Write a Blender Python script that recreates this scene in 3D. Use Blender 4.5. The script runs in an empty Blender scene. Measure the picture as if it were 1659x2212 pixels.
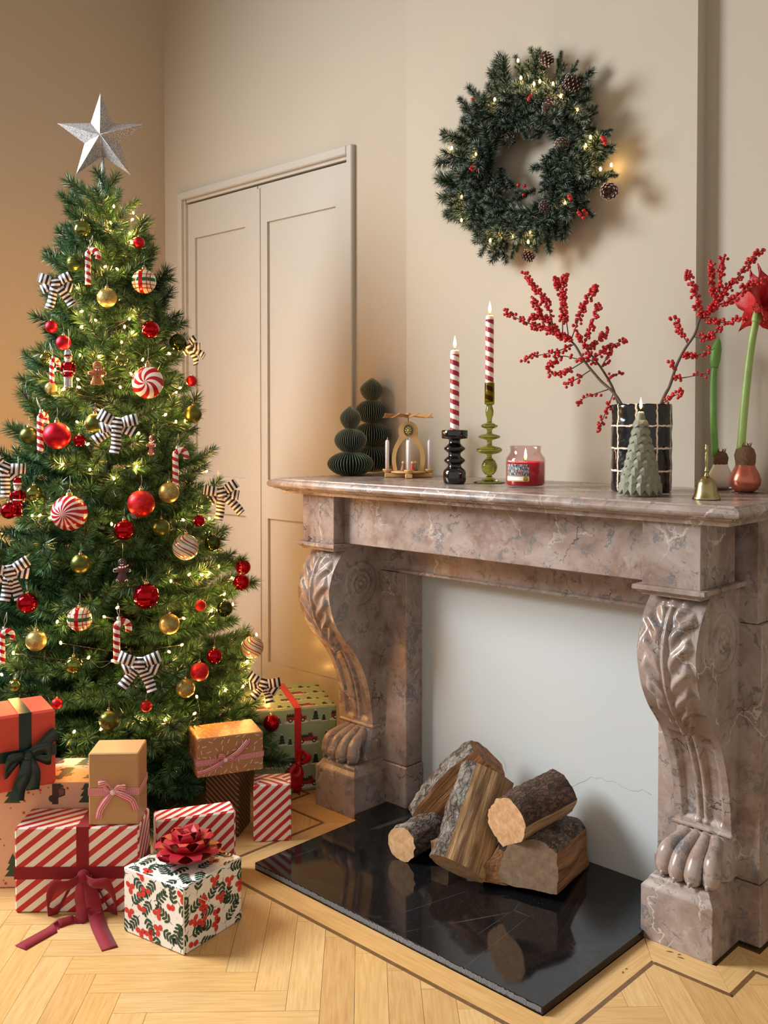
import bpy, math, random
import numpy as np
from mathutils import Vector as V, Matrix, noise
from math import sin, cos, pi, radians as R

sc = bpy.context.scene
COL = sc.collection
random.seed(11)

# ------------------------------------------------------------------ camera
F_PX, CY, YAW, PITCH, EYE = 2080.2, 962.4, R(43.795), R(1.358), 1.32
cam_d = bpy.data.cameras.new('camera')
cam_d.sensor_fit = 'HORIZONTAL'
cam_d.sensor_width = 36.0
cam_d.lens = 36.0 * F_PX / 1659
cam_d.shift_y = -(2212 / 2 - CY) / 1659
cam_d.clip_start = 0.05
cam = bpy.data.objects.new('camera', cam_d)
COL.objects.link(cam)
cam.location = (0, 0, EYE)
cam.rotation_euler = (R(90) - PITCH, 0, YAW)
sc.camera = cam

# ------------------------------------------------------------------ world, daylight, exposure
w = bpy.data.worlds.new('room_ambient')
sc.world = w
w.use_nodes = True
w.node_tree.nodes['Background'].inputs[0].default_value = (1.0, 0.92, 0.82, 1)
w.node_tree.nodes['Background'].inputs[1].default_value = 0.58

def area(name, loc, direction, sx, sy, energy, col):
    d = bpy.data.lights.new(name, 'AREA')
    d.shape = 'RECTANGLE'
    d.size, d.size_y, d.energy, d.color = sx, sy, energy, col
    o = bpy.data.objects.new(name, d)
    COL.objects.link(o)
    o.location = loc
    o.rotation_euler = V(direction).to_track_quat('-Z', 'Y').to_euler()
    return o
wl_ = area('window_daylight', (-4.16, 0.02, 2.55), (2.2, 1.9, -1.75), 1.15, 1.6, 100, (0.90, 0.96, 1.0))
wl_.data.spread = R(125)

sc.view_settings.view_transform = 'Standard'
sc.view_settings.look = 'None'
sc.view_settings.gamma = 1.0
sc.view_settings.use_curve_mapping = False
sc.view_settings.exposure = 0.25
sc.cycles.max_bounces = 8
sc.cycles.diffuse_bounces = 4
sc.cycles.transparent_max_bounces = 12
sc.cycles.sample_clamp_indirect = 4.0
sc.cycles.sample_clamp_direct = 0.0

# ------------------------------------------------------------------ measuring helpers (pixel of the photo -> point at a real distance)
FW = V((-sin(YAW) * cos(PITCH), cos(YAW) * cos(PITCH), -sin(PITCH)))
RT = V((cos(YAW), sin(YAW), 0))
UP = RT.cross(FW)
EYEP = V((0, 0, EYE))
def ray(u, v): return FW + RT * ((u - 829.5) / F_PX) - UP * ((v - CY) / F_PX)
def atz(u, v, z): d = ray(u, v); return EYEP + d * ((z - EYE) / d.z)
def aty(u, v, y): d = ray(u, v); return EYEP + d * (y / d.y)
def atd(u, v, t): return EYEP + ray(u, v) * t
def depth(p): return (V(p) - EYEP).dot(FW)

# ------------------------------------------------------------------ mesh builder
class MB:
    def __init__(s):
        s.v, s.f, s.m, s.uv, s.sm = [], [], [], [], []
    def add(s, verts, faces, mat=0, uvs=None, smooth=False, T=None):
        b = len(s.v)
        for p in verts:
            p = V(p)
            if T is not None: p = T @ p
            s.v.append(p[:])
        for i, f in enumerate(faces):
            s.f.append([b + k for k in f])
            s.m.append(mat if isinstance(mat, int) else mat[i])
            s.uv.append(uvs[i] if uvs else [(0, 0)] * len(f))
            s.sm.append(smooth)
        return s
    def box(s, c, d, mat=0, T=None, bev=0.0):
        x, y, z = d[0] / 2, d[1] / 2, d[2] / 2
        c = V(c)
        if bev <= 0:
            vs = [c + V(p) for p in ((-x,-y,-z),(x,-y,-z),(x,y,-z),(-x,y,-z),(-x,-y,z),(x,-y,z),(x,y,z),(-x,y,z))]
            fs = [(0,1,5,4),(1,2,6,5),(2,3,7,6),(3,0,4,7),(4,5,6,7),(3,2,1,0)]
            L = [(d[0],d[2]),(d[1],d[2]),(d[0],d[2]),(d[1],d[2]),(d[0],d[1]),(d[0],d[1])]
            us = [[(0,0),(a,0),(a,b),(0,b)] for a, b in L]
            return s.add(vs, fs, mat, us, False, T)
        b = min(bev, x, y, z) 
        vs, idx = [], {}
        for sx in (-1,1):
            for sy in (-1,1):
                for sz in (-1,1):
                    for ax in range(3):
                        p = [sx*x, sy*y, sz*z]; q = [sx*(x-b), sy*(y-b), sz*(z-b)]
                        r = q[:]; r[ax] = p[ax]
                        idx[(sx,sy,sz,ax)] = len(vs); vs.append(c + V(r))
        fs, us = [], []
        def face(keys, n, ax):
            ids = [idx[k] for k in keys]
            a, bb, cc = vs[ids[0]], vs[ids[1]], vs[ids[2]]
            if (bb - a).cross(cc - a).dot(V(n)) < 0: ids.reverse()
            fs.append(ids)
            if ax == 0: us.append([(vs[i].y - c.y + y, vs[i].z - c.z + z) for i in ids])
            elif ax == 1: us.append([(vs[i].x - c.x + x, vs[i].z - c.z + z) for i in ids])
            else: us.append([(vs[i].x - c.x + x, vs[i].y - c.y + y) for i in ids])
        for ax in range(3):
            o = [a for a in range(3) if a != ax]
            for sg in (-1,1):
                ks = []
                for a, bq in ((-1,-1),(1,-1),(1,1),(-1,1)):
                    k = [0,0,0]; k[ax] = sg; k[o[0]] = a; k[o[1]] = bq
                    ks.append((k[0],k[1],k[2],ax))
                n = [0,0,0]; n[ax] = sg
                face(ks, n, ax)
            for a in (-1,1):
                for bq in (-1,1):
                    k0 = [0,0,0]; k0[o[0]] = a; k0[o[1]] = bq
                    k1 = k0[:]; k0[ax] = -1; k1[ax] = 1
                    n = [0,0,0]; n[o[0]] = a; n[o[1]] = bq
                    face([(k0[0],k0[1],k0[2],o[0]),(k1[0],k1[1],k1[2],o[0]),(k1[0],k1[1],k1[2],o[1]),(k0[0],k0[1],k0[2],o[1])], n, o[0])
        for sx in (-1,1):
            for sy in (-1,1):
                for sz in (-1,1):
                    face([(sx,sy,sz,0),(sx,sy,sz,1),(sx,sy,sz,2)], (sx,sy,sz), 0)
        return s.add(vs, fs, mat, us, False, T)
    def tube(s, path, r, n=8, mat=0, cap=True, smooth=True, T=None):
        path = [V(p) for p in path]
        m = len(path)
        rs = r if isinstance(r, (list, tuple)) else [r] * m
        up = None
        vs, fs, us = [], [], []
        ln = [0.0]
        for i in range(1, m): ln.append(ln[-1] + (path[i] - path[i-1]).length)
        for i, p in enumerate(path):
            t = (path[min(i+1, m-1)] - path[max(i-1, 0)])
            t = t.normalized() if t.length > 1e-9 else V((0,0,1))
            if up is None:
                up = t.orthogonal().normalized()
            else:
                up = (up - t * up.dot(t))
                up = up.normalized() if up.length > 1e-6 else t.orthogonal().normalized()
            sd = t.cross(up)
            for k in range(n):
                a = 2 * pi * k / n
                vs.append(p + (up * cos(a) + sd * sin(a)) * rs[i])
        for i in range(m - 1):
            for k in range(n):
                k2 = (k + 1) % n
                fs.append((i*n+k, i*n+k2, (i+1)*n+k2, (i+1)*n+k))
                us.append([(k/n, ln[i]), ((k+1)/n, ln[i]), ((k+1)/n, ln[i+1]), (k/n, ln[i+1])])
        s.add(vs, fs, mat, us, smooth, T)
        if cap:
            b = len(s.v) - len(vs)
            s.f.append([b + k for k in range(n)][::-1]); s.m.append(mat); s.uv.append([(0,0)]*n); s.sm.append(False)
            s.f.append([b + (m-1)*n + k for k in range(n)]); s.m.append(mat); s.uv.append([(0,ln[-1])]*n); s.sm.append(False)
        return s
    def lathe(s, prof, n=24, mat=0, c=(0,0,0), smooth=True, T=None, rad=None, closed=False):
        c = V(c)
        vs, fs, us, ms = [], [], [], []
        for j, (r, z) in enumerate(prof):
            for k in range(n):
                a = 2 * pi * k / n
                rr = r * (rad(k, j) if rad else 1)
                vs.append(c + V((rr * cos(a), rr * sin(a), z)))
        for j in range(len(prof) - 1):
            for k in range(n):
                k2 = (k + 1) % n
                fs.append((j*n+k, j*n+k2, (j+1)*n+k2, (j+1)*n+k))
                us.append([(k/n, prof[j][1]), ((k+1)/n, prof[j][1]), ((k+1)/n, prof[j+1][1]), (k/n, prof[j+1][1])])
        if closed:
            fs.append(tuple(range(n))[::-1]); us.append([(0,0)]*n)
            fs.append(tuple((len(prof)-1)*n + k for k in range(n))); us.append([(0,0)]*n)
        return s.add(vs, fs, mat, us, smooth, T)
    def ball(s, c, r, nu=16, nv=10, mat=0, T=None):
        if not isinstance(r, (tuple, list)): r = (r, r, r)
        c = V(c)
        vs = [c + V((0,0,-r[2]))]
        for j in range(1, nv):
            t = -pi/2 + pi*j/nv
            for k in range(nu):
                a = 2*pi*k/nu
                vs.append(c + V((r[0]*cos(t)*cos(a), r[1]*cos(t)*sin(a), r[2]*sin(t))))
        vs.append(c + V((0,0,r[2])))
        fs = [(0, 1+(k+1) % nu, 1+k) for k in range(nu)]
        for j in range(nv-2):
            for k in range(nu):
                k2 = (k+1) % nu
                fs.append((1+j*nu+k, 1+j*nu+k2, 1+(j+1)*nu+k2, 1+(j+1)*nu+k))
        e = len(vs)-1
        fs += [(1+(nv-2)*nu+k, 1+(nv-2)*nu+(k+1) % nu, e) for k in range(nu)]
        return s.add(vs, fs, mat, None, True, T)
    def prism(s, poly, axis_vec, mat=0, T=None, smooth=False):
        """poly: list of 3D points (convex or simple), extruded along axis_vec"""
        a = V(axis_vec); n = len(poly)
        poly = [V(p) for p in poly]
        vs = poly + [p + a for p in poly]
        fs = [tuple(range(n))[::-1], tuple(range(n, 2*n))]
        fs += [(i, (i+1) % n, n+(i+1) % n, n+i) for i in range(n)]
        nrm = V((0,0,0))
        for i in range(n): nrm += (poly[i]-poly[0]).cross(poly[(i+1) % n]-poly[0])
        if nrm.dot(a) < 0: fs = [f[::-1] for f in fs]
        return s.add(vs, fs, mat, None, smooth, T)
    def strip(s, path, wvecs, th=0.0006, mat=0, smooth=True, T=None, v0=0.0):
        """ribbon: path points with half-width vectors, thin but solid"""
        path = [V(p) for p in path]; m = len(path)
        vs, fs, us = [], [], []
        ln = [v0]
        for i in range(1, m): ln.append(ln[-1] + (path[i]-path[i-1]).length)
        for i, p in enumerate(path):
            t = (path[min(i+1,m-1)] - path[max(i-1,0)]).normalized()
            wv = V(wvecs[i] if isinstance(wvecs, list) else wvecs)
            nn = t.cross(wv)
            nn = nn.normalized() if nn.length > 1e-9 else V((0,0,1))
            for sg in (1, -1):
                vs += [p + wv + nn*th*sg, p - wv + nn*th*sg]
        W = 2 * V(wvecs[0] if isinstance(wvecs, list) else wvecs).length
        for i in range(m-1):
            a, b = 4*i, 4*(i+1)
            for q in ((a+1, a, b, b+1), (a+2, a+3, b+3, b+2), (a, a+2, b+2, b), (a+3, a+1, b+1, b+3)):
                fs.append(q)
            us.append([(0,ln[i]),(W,ln[i]),(W,ln[i+1]),(0,ln[i+1])])
            us.append([(W,ln[i]),(0,ln[i]),(0,ln[i+1]),(W,ln[i+1])])
            us.append([(W,ln[i])]*2+[(W,ln[i+1])]*2); us.append([(0,ln[i])]*2+[(0,ln[i+1])]*2)
        fs += [(0,1,3,2), (4*m-4, 4*m-2, 4*m-1, 4*m-3)]
        us += [[(0,ln[0])]*4, [(0,ln[-1])]*4]
        return s.add(vs, fs, mat, us, smooth, T)
    def mesh(s, name, mats):
        me = bpy.data.meshes.new(name)
        me.from_pydata(s.v, [], s.f)
        for m in (mats if isinstance(mats, (list, tuple)) else [mats]): me.materials.append(m)
        me.polygons.foreach_set('material_index', s.m)
        me.polygons.foreach_set('use_smooth', s.sm)
        lay = me.uv_layers.new(name='UVMap')
        lay.data.foreach_set('uv', [c for f in s.uv for uv in f for c in uv])
        me.update()
        return me
    def build(s, name, mats, parent=None, loc=None, rot=None):
        return link(name, s.mesh(name, mats), parent, loc, rot)

def link(name, data, parent=None, loc=None, rot=None, scale=None):
    o = bpy.data.objects.new(name, data)
    if name in ('printed_pattern', 'berry_cluster', 'fold_edges', 'facet_ridges', 'wire_rings'): o['kind'] = 'stuff'
    COL.objects.link(o)
    if parent is not None: o.parent = parent
    if loc is not None: o.location = loc
    if rot is not None: o.rotation_euler = rot
    if scale is not None: o.scale = scale if hasattr(scale, '__len__') else (scale,)*3
    return o
def tag(o, label=None, cat=None, group=None, kind=None):
    if label: o['label'] = label
    if cat: o['category'] = cat
    if group: o['group'] = group
    if kind: o['kind'] = kind
    return o
def thing(name, label, cat, loc=(0,0,0), rotz=0.0, group=None, kind=None):
    o = link(name, None, None, loc, (0,0,rotz))
    o.empty_display_size = 0.05
    return tag(o, label, cat, group, kind)
def crossloop(f, n): return [f(i/(n-1)) for i in range(n)]
def catmull(pts, n=8):
    pts = [V(p) for p in pts]; out = []
    P = [pts[0]*2-pts[1]] + pts + [pts[-1]*2-pts[-2]]
    for i in range(1, len(P)-2):
        for k in range(n):
            t = k/n
            a,b,c,d = P[i-1],P[i],P[i+1],P[i+2]
            out.append(0.5*((2*b)+(c-a)*t+(2*a-5*b+4*c-d)*t*t+(3*b-a-3*c+d)*t**3))
    out.append(pts[-1])
    return out

# ------------------------------------------------------------------ materials
def srgb(c):
    return tuple(((x/255)/12.92 if x/255 <= 0.04045 else ((x/255+0.055)/1.055)**2.4) for x in c) + (1.0,)
class NT:
    """small wrapper for building a procedural material"""
    def __init__(s, name):
        s.mat = bpy.data.materials.new(name); s.mat.use_nodes = True
        s.t = s.mat.node_tree; s.b = s.t.nodes['Principled BSDF']; s.out = s.t.nodes['Material Output']
    def n(s, typ, **kw):
        nd = s.t.nodes.new(typ)
        for k, v in kw.items(): setattr(nd, k, v)
        return nd
    def put(s, sock, val):
        if isinstance(val, bpy.types.NodeSocket): s.t.links.new(val, sock)
        else: sock.default_value = val
    def math(s, op, a, b=0.0, c=0.0):
        nd = s.n('ShaderNodeMath', operation=op)
        for i, x in enumerate((a, b, c)): s.put(nd.inputs[i], x)
        return nd.outputs[0]
    def mix(s, fac, a, b):
        nd = s.n('ShaderNodeMix', data_type='RGBA')
        s.put(nd.inputs[0], fac)
        for i, x in ((6, a), (7, b)): s.put(nd.inputs[i], x if isinstance(x, bpy.types.NodeSocket) else srgb(x))
        return nd.outputs[2]
    def ramp(s, fac, stops, interp='LINEAR'):
        nd = s.n('ShaderNodeValToRGB'); nd.color_ramp.interpolation = interp
        e = nd.color_ramp.elements
        while len(e) < len(stops): e.new(0.5)
        for i, (p, c) in enumerate(stops):
            e[i].position = p
            e[i].color = srgb(c) if len(c) == 3 else c
        s.put(nd.inputs[0], fac)
        return nd.outputs[0]
    def coord(s, which='Object'): return s.n('ShaderNodeTexCoord').outputs[which]
    def mapping(s, vec, scale=(1,1,1), rot=(0,0,0), loc=(0,0,0)):
        nd = s.n('ShaderNodeMapping'); s.put(nd.inputs[0], vec)
        nd.inputs['Scale'].default_value = scale; nd.inputs['Rotation'].default_value = rot; nd.inputs['Location'].default_value = loc
        return nd.outputs[0]
    def noise(s, vec, scale, detail=3.0, rough=0.5, dist=0.0, out=0):
        nd = s.n('ShaderNodeTexNoise'); s.put(nd.inputs['Vector'], vec)
        nd.inputs['Scale'].default_value = scale; nd.inputs['Detail'].default_value = detail
        nd.inputs['Roughness'].default_value = rough; nd.inputs['Distortion'].default_value = dist
        return nd.outputs[out]
    def voronoi(s, vec, scale, feature='F1', out=0):
        nd = s.n('ShaderNodeTexVoronoi', feature=feature); s.put(nd.inputs['Vector'], vec)
        nd.inputs['Scale'].default_value = scale
        return nd.outputs[out]
    def sep(s, vec):
        nd = s.n('ShaderNodeSeparateXYZ'); s.put(nd.inputs[0], vec); return nd.outputs
    def bump(s, h, strength=0.3, dist=0.002):
        nd = s.n('ShaderNodeBump'); s.put(nd.inputs['Height'], h)
        nd.inputs['Strength'].default_value = strength; nd.inputs['Distance'].default_value = dist
        s.t.links.new(nd.outputs[0], s.b.inputs['Normal'])
    def set(s, col=None, rough=None, metal=None, **kw):
        b = s.b.inputs
        if col is not None: s.put(b['Base Color'], col if isinstance(col, bpy.types.NodeSocket) else srgb(col))
        if rough is not None: s.put(b['Roughness'], rough)
        if metal is not None: s.put(b['Metallic'], metal)
        for k, v in kw.items(): s.put(b[k.replace('_', ' ')], v)
        return s.mat
def plain(name, col, rough=0.5, metal=0.0, var=0.0, vscale=20.0, bump=0.0, bscale=80.0, **kw):
    t = NT(name); c = t.coord()
    if var > 0:
        d = [max(0, x*(1-var)) for x in col]; l = [min(255, x*(1+var)) for x in col]
        cc = t.mix(t.noise(c, vscale, 4.0), d, l)
    else: cc = col
    if bump > 0: t.bump(t.noise(c, bscale, 3.0), bump)
    return t.set(cc, rough, metal, **kw)
def thin_glass(name, tint, refl=0.28):
    t = NT(name); t.t.nodes.remove(t.b)
    tr = t.n('ShaderNodeBsdfTransparent'); tr.inputs[0].default_value = srgb(tint)
    gl = t.n('ShaderNodeBsdfGlossy'); gl.inputs['Roughness'].default_value = 0.02
    fr = t.n('ShaderNodeFresnel'); fr.inputs[0].default_value = 1.45
    mx = t.n('ShaderNodeMixShader'); t.put(mx.inputs[0], t.math('MULTIPLY', fr.outputs[0], refl))
    t.t.links.new(tr.outputs[0], mx.inputs[1]); t.t.links.new(gl.outputs[0], mx.inputs[2]); t.t.links.new(mx.outputs[0], t.out.inputs[0])
    return t.mat
def stripes(name, ca, cb, freq, ax=(1.0, 1.0), duty=0.5, rough=0.5, off=0.0, bump=0.0, third=None, **kw):
    t = NT(name); x = t.sep(t.coord('UV'))
    e = t.math('ADD', t.math('MULTIPLY', x[0], ax[0]*freq), t.math('MULTIPLY', x[1], ax[1]*freq))
    f = t.math('FRACT', t.math('ADD', e, off))
    c = t.mix(t.math('GREATER_THAN', f, duty), ca, cb)
    if bump: t.bump(t.noise(t.coord(), 25, 3), bump)
    return t.set(c, rough, **kw)

# ---- shared surface materials
def m_wall(name, col, rough=0.85):
    t = NT(name); c = t.coord()
    t.bump(t.noise(c, 220, 4, 0.6), 0.12, 0.001)
    return t.set(t.mix(t.noise(c, 1.7, 3), [x*0.985 for x in col], [min(255, x*1.01) for x in col]), rough)
WALL = m_wall('cream_wall_paint', (181, 170, 153))
PANELW = m_wall('white_panel_paint', (190, 195, 195), 0.8)
def m_door():
    t = NT('cream_gloss_paint'); c = t.coord()
    t.bump(t.noise(t.mapping(c, (1, 1, 0.06)), 90, 3), 0.10, 0.001)
    return t.set((184, 179, 169), 0.24, Coat_Weight=0.25, Coat_Roughness=0.12)
DOORM = m_door()
def m_oak():
    t = NT('oak_parquet'); c = t.coord()
    oi = t.n('ShaderNodeObjectInfo').outputs
    off = t.n('ShaderNodeVectorMath', operation='ADD'); t.put(off.inputs[0], c)
    cmb = t.n('ShaderNodeCombineXYZ'); t.put(cmb.inputs[0], t.math('MULTIPLY', oi['Random'], 13.0)); t.put(cmb.inputs[1], t.math('MULTIPLY', oi['Random'], 7.0))
    t.put(off.inputs[1], cmb.outputs[0])
    g = t.noise(t.mapping(off.outputs[0], (3, 45, 3)), 3.0, 6, 0.6, 0.4)
    g2 = t.noise(t.mapping(off.outputs[0], (1.6, 9, 1)), 3.0, 3, 0.5, 0.8)
    a = t.ramp(g, [(0.30, (204, 164, 106)), (0.62, (232, 198, 142))])
    b = t.mix(t.math('MULTIPLY', g2, 0.55), a, (214, 172, 112))
    rnd = t.ramp(oi['Random'], [(0.0, (236, 226, 214)), (0.5, (252, 250, 246)), (1.0, (244, 232, 210))])
    mul = t.n('ShaderNodeMix', data_type='RGBA', blend_type='MULTIPLY'); mul.inputs[0].default_value = 1.0
    t.put(mul.inputs[6], b); t.put(mul.inputs[7], rnd)
    t.bump(g, 0.06, 0.001)
    return t.set(mul.outputs[2], t.math('ADD', t.math('MULTIPLY', g2, 0.15), 0.30))
OAK = m_oak()
WENGE = plain('dark_inlay_wood', (112, 82, 52), 0.4, var=0.25, vscale=60)
SUB = plain('floor_gap_dark', (110, 78, 44), 0.8, var=0.1)

def m_marble():
    t = NT('brown_marble'); c = t.coord()
    warp = t.n('ShaderNodeVectorMath', operation='MULTIPLY_ADD')
    t.put(warp.inputs[0], t.noise(c, 9.0, 4, 0.6, 0, out=1)); warp.inputs[1].default_value = (0.14, 0.14, 0.14); t.put(warp.inputs[2], c)
    wv = warp.outputs[0]
    base = t.ramp(t.noise(c, 7.0, 6, 0.62, 0.6), [(0.28, (112, 92, 82)), (0.45, (150, 131, 121)), (0.60, (168, 153, 145)), (0.75, (138, 120, 110))])
    red = t.ramp(t.noise(wv, 11.0, 4, 0.6), [(0.54, (0, 0, 0)), (0.66, (255, 255, 255))])
    b1 = t.mix(t.math('MULTIPLY', red, 0.45), base, (122, 84, 68))
    gr = t.noise(wv, 20.0, 5, 0.65, 0.8)
    gmask = t.ramp(gr, [(0.565, (0, 0, 0)), (0.61, (255, 255, 255))])
    gcol = t.ramp(gr, [(0.58, (98, 94, 94)), (0.66, (122, 121, 123)), (0.72, (170, 168, 166))])
    b2 = t.mix(t.math('MULTIPLY', gmask, 0.85), b1, gcol)
    ed = t.voronoi(t.mapping(wv, (1, 1, 0.55), (0.5, 0.3, 0.2)), 4.2, 'DISTANCE_TO_EDGE')
    vmask = t.math('MULTIPLY', t.math('LESS_THAN', ed, 0.0065), t.ramp(t.noise(c, 5, 2), [(0.46, (0, 0, 0)), (0.58, (255, 255, 255))]))
    b3 = t.mix(t.math('MULTIPLY', vmask, 0.75), b2, (206, 196, 186))
    dk = t.math('MULTIPLY', t.math('LESS_THAN', t.voronoi(wv, 9.0, 'DISTANCE_TO_EDGE'), 0.010), t.ramp(t.noise(c, 6.3, 2), [(0.56, (0, 0, 0)), (0.64, (255, 255, 255))]))
    b4 = t.mix(t.math('MULTIPLY', dk, 0.8), b3, (62, 52, 48))
    b4 = t.mix(t.math('MULTIPLY', t.ramp(t.noise(wv, 46.0, 4, 0.7), [(0.58, (0, 0, 0)), (0.72, (255, 255, 255))]), 0.45), b4, (182, 168, 160))
    b4 = t.mix(t.math('MULTIPLY', t.ramp(t.noise(wv, 34.0, 5, 0.7, 0.5), [(0.60, (0, 0, 0)), (0.66, (255, 255, 255))]), 0.6), b4, (96, 84, 78))
    t.bump(t.noise(c, 60, 4), 0.05, 0.002)
    return t.set(b4, t.math('ADD', t.math('MULTIPLY', t.noise(c, 14, 3), 0.22), 0.16), Specular_IOR_Level=0.55)
MARBLE = m_marble()

# ------------------------------------------------------------------ room shell
def struct(name, mb, mats, label, cat, parent=None):
    o = mb.build(name, mats, parent)
    return tag(o, label, cat, kind='structure')
H = 4.0
DX0, DX1, DZ1 = -3.966, -2.757, 2.428
mb = MB()
def slabwall(mb, x0, x1, y0, y1, z0, z1): mb.box(((x0+x1)/2, (y0+y1)/2, (z0+z1)/2), (x1-x0, y1-y0, z1-z0))
for a in ((-4.1, DX0, 2.71, 2.85, 0, H), (DX0, DX1, 2.71, 2.85, DZ1, H), (DX1, 1.7, 2.71, 2.85, 0, H), (DX0, DX1, 2.80, 2.85, 0, DZ1)): slabwall(mb, *a)
struct('wall_back', mb, WALL, 'cream painted back wall with the cupboard doors and fireplace', 'wall')
mb = MB()
for a in ((-4.25, -4.1, -3.2, -0.62, 0, H), (-4.25, -4.1, 0.66, 2.85, 0, H), (-4.25, -4.1, -0.62, 0.66, 0, 1.30), (-4.25, -4.1, -0.62, 0.66, 3.66, H)): slabwall(mb, *a)
struct('wall_left', mb, WALL, 'warm cream side wall behind the tree at left', 'wall')
mb = MB(); slabwall(mb, -2.434, -1.292, 2.66, 2.71, 1.06, H)
struct('wall_chimney', mb, WALL, 'shallow cream chimney breast above the mantel holding the wreath', 'wall')
mb = MB(); slabwall(mb, -2.30, -1.18, 2.46, 2.70, 0.0, 0.95)
pw = struct('wall_fireplace', mb, PANELW, 'off white panel closing the fireplace opening behind the logs', 'wall')
CRACK = plain('wall_crack', (150, 142, 130), 0.9)
mb = MB()
for chain in ([(1228,1716),(1236,1700),(1250,1692),(1262,1688)], [(1262,1688),(1277,1678),(1291,1682),(1296,1679),(1312,1688),(1325,1687),(1345,1700),(1365,1708),(1380,1709),(1387,1705),(1408,1717)],
              [(1076,1627),(1090,1645),(1094,1668)], [(1098,1702),(1108,1712)]):
    mb.tube([aty(u, v, 2.4602) for u, v in chain], 0.0006, 4)
cr = mb.build('crack', CRACK, pw); cr['label'] = 'hairline crack in the painted panel'
mb = MB(); slabwall(mb, -4.25, 1.7, -3.2, 2.85, H, H+0.1)
struct('ceiling', mb, m_wall('white_ceiling_paint', (225, 220, 210)), 'plain pale ceiling above the room, out of the picture', 'ceiling')
# window in the left wall (daylight), outside the frame of the photo
wn = thing('window_1', 'tall daylight window in the side wall, out of the picture', 'window', (-4.215, 0.02, 1.30), kind='structure')
mb = MB()
for c, d in (((0, -0.615, 1.18), (0.06, 0.05, 2.36)), ((0, 0.615, 1.18), (0.06, 0.05, 2.36)), ((0, 0, 0.025), (0.06, 1.28, 0.05)), ((0, 0, 2.335), (0.06, 1.28, 0.05))): mb.box(c, d)
mb.build('window_frame', DOORM, wn)

# ---- cupboard doors
fr = thing('trim_1', 'white painted frame around the pair of cupboard doors', 'door frame', ((DX0+DX1)/2, 2.71, 0), kind='structure')
hw = (DX1-DX0)/2
mb = MB()
for c, d in (((-hw+0.016, -0.004, DZ1/2), (0.032, 0.036, DZ1)), ((hw-0.016, -0.004, DZ1/2), (0.032, 0.036, DZ1)), ((0, -0.004, DZ1-0.018), (2*hw-0.064, 0.036, 0.036))): mb.box(c, d, bev=0.004)
mb.build('frame', DOORM, fr)
mb = MB()
for c, d in (((-hw+0.038, 0.012, DZ1/2), (0.012, 0.03, DZ1-0.04)), ((hw-0.036, 0.012, DZ1/2), (0.008, 0.03, DZ1-0.04)), ((0, 0.014, DZ1-0.043), (2*hw-0.1, 0.03, 0.014))): mb.box(c, d)
mb.build('rebate', DOORM, fr)
def door(name, x0, x1, label, hinge_x, ang):
    wd = x1-x0; zt = 2.372
    d = thing(name, label, 'cupboard door', (hinge_x, 2.722, 0.0), ang, kind='structure')
    lx = lambda x: x - hinge_x
    mb = MB(); y = 0.0
    s0, s1 = x0 + 0.062, x1 - 0.088
    def bx(xa, xb, za, zb, ya, yb): mb.box((lx((xa+xb)/2), (ya+yb)/2, (za+zb)/2), (xb-xa, yb-ya, zb-za))
    bx(x0, s0, 0.02, zt, 0, 0.035); bx(s1, x1, 0.02, zt, 0, 0.035)
    for za, zb in ((0.02, 0.255), (0.895, 1.067), (2.205, zt)): bx(s0, s1, za, zb, 0, 0.035)
    mb.build('stile_and_rail_frame', DOORM, d)
    for za, zb in ((0.255, 0.895), (1.067, 2.205)):
        m2 = MB(); m2.box((lx((s0+s1)/2), 0.022, (za+zb)/2), (s1-s0, 0.02, zb-za)); m2.build('panel', DOORM, d)
    for hz in (0.35, 1.92):
        m2 = MB()
        for k in range(4):
            m2.tube([(lx(hinge_x)-0.0, -0.004, hz+k*0.032), (lx(hinge_x), -0.004, hz+k*0.032+0.026)], 0.006, 8)
        m2.build('hinge', plain('painted_hinge', (150, 140, 128), 0.4, 0.6), d)
    return d
door('door_1', -3.928, -3.392, 'left cupboard door leaf, mostly behind the tree', -3.928, 0.0)
door('door_2', -3.386, -2.797, 'right cupboard door leaf, beside the chimney breast and lit warm low down', -2.797, 0.0)
mb = MB(); mb.box((-3.384, 2.7200, 1.19), (0.030, 0.006, 2.34), bev=0.0015)
tag(mb.build('trim_2', DOORM), 'slim vertical cover strip between the two cupboard doors', 'door strip', kind='structure')
# skirting
SK = plain('skirting_paint', (216, 206, 190), 0.4)
for n, c, d, lab in (('baseboard_back', (0.35, 2.70, 0.07), (2.65, 0.02, 0.14), 'painted skirting along the back wall right of the fireplace'),
                     ('baseboard_left', (-4.09, 1.0, 0.07), (0.02, 3.4, 0.14), 'painted skirting along the side wall behind the tree')):
    mb = MB(); mb.box(c, d, bev=0.004); tag(mb.build(n, SK), lab, 'skirting', kind='structure')

# ------------------------------------------------------------------ parquet floor
mb = MB(); mb.box((-1.275, -0.17, -0.055), (5.95, 6.06, 0.09))
floor = struct('floor', mb, SUB, 'honey oak herringbone parquet floor with dark inlaid border line', 'floor')
PW, PL, A0, B0 = 0.0775, 0.3865, -0.641, 2.2125
def clip(poly, nx, ny, c, keep_inside):
    """part of convex poly where (n.p <= c) == keep_inside"""
    sg = 1 if keep_inside else -1; out = []
    for i in range(len(poly)):
        p, q = poly[i], poly[(i+1) % len(poly)]
        dp, dq = sg*(nx*p[0]+ny*p[1]-c), sg*(nx*q[0]+ny*q[1]-c)
        if dp <= 1e-9: out.append(p)
        if (dp < -1e-9 and dq > 1e-9) or (dp > 1e-9 and dq < -1e-9):
            k = dp/(dp-dq); out.append((p[0]+(q[0]-p[0])*k, p[1]+(q[1]-p[1])*k))
    return out if len(out) >= 3 else []
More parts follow.
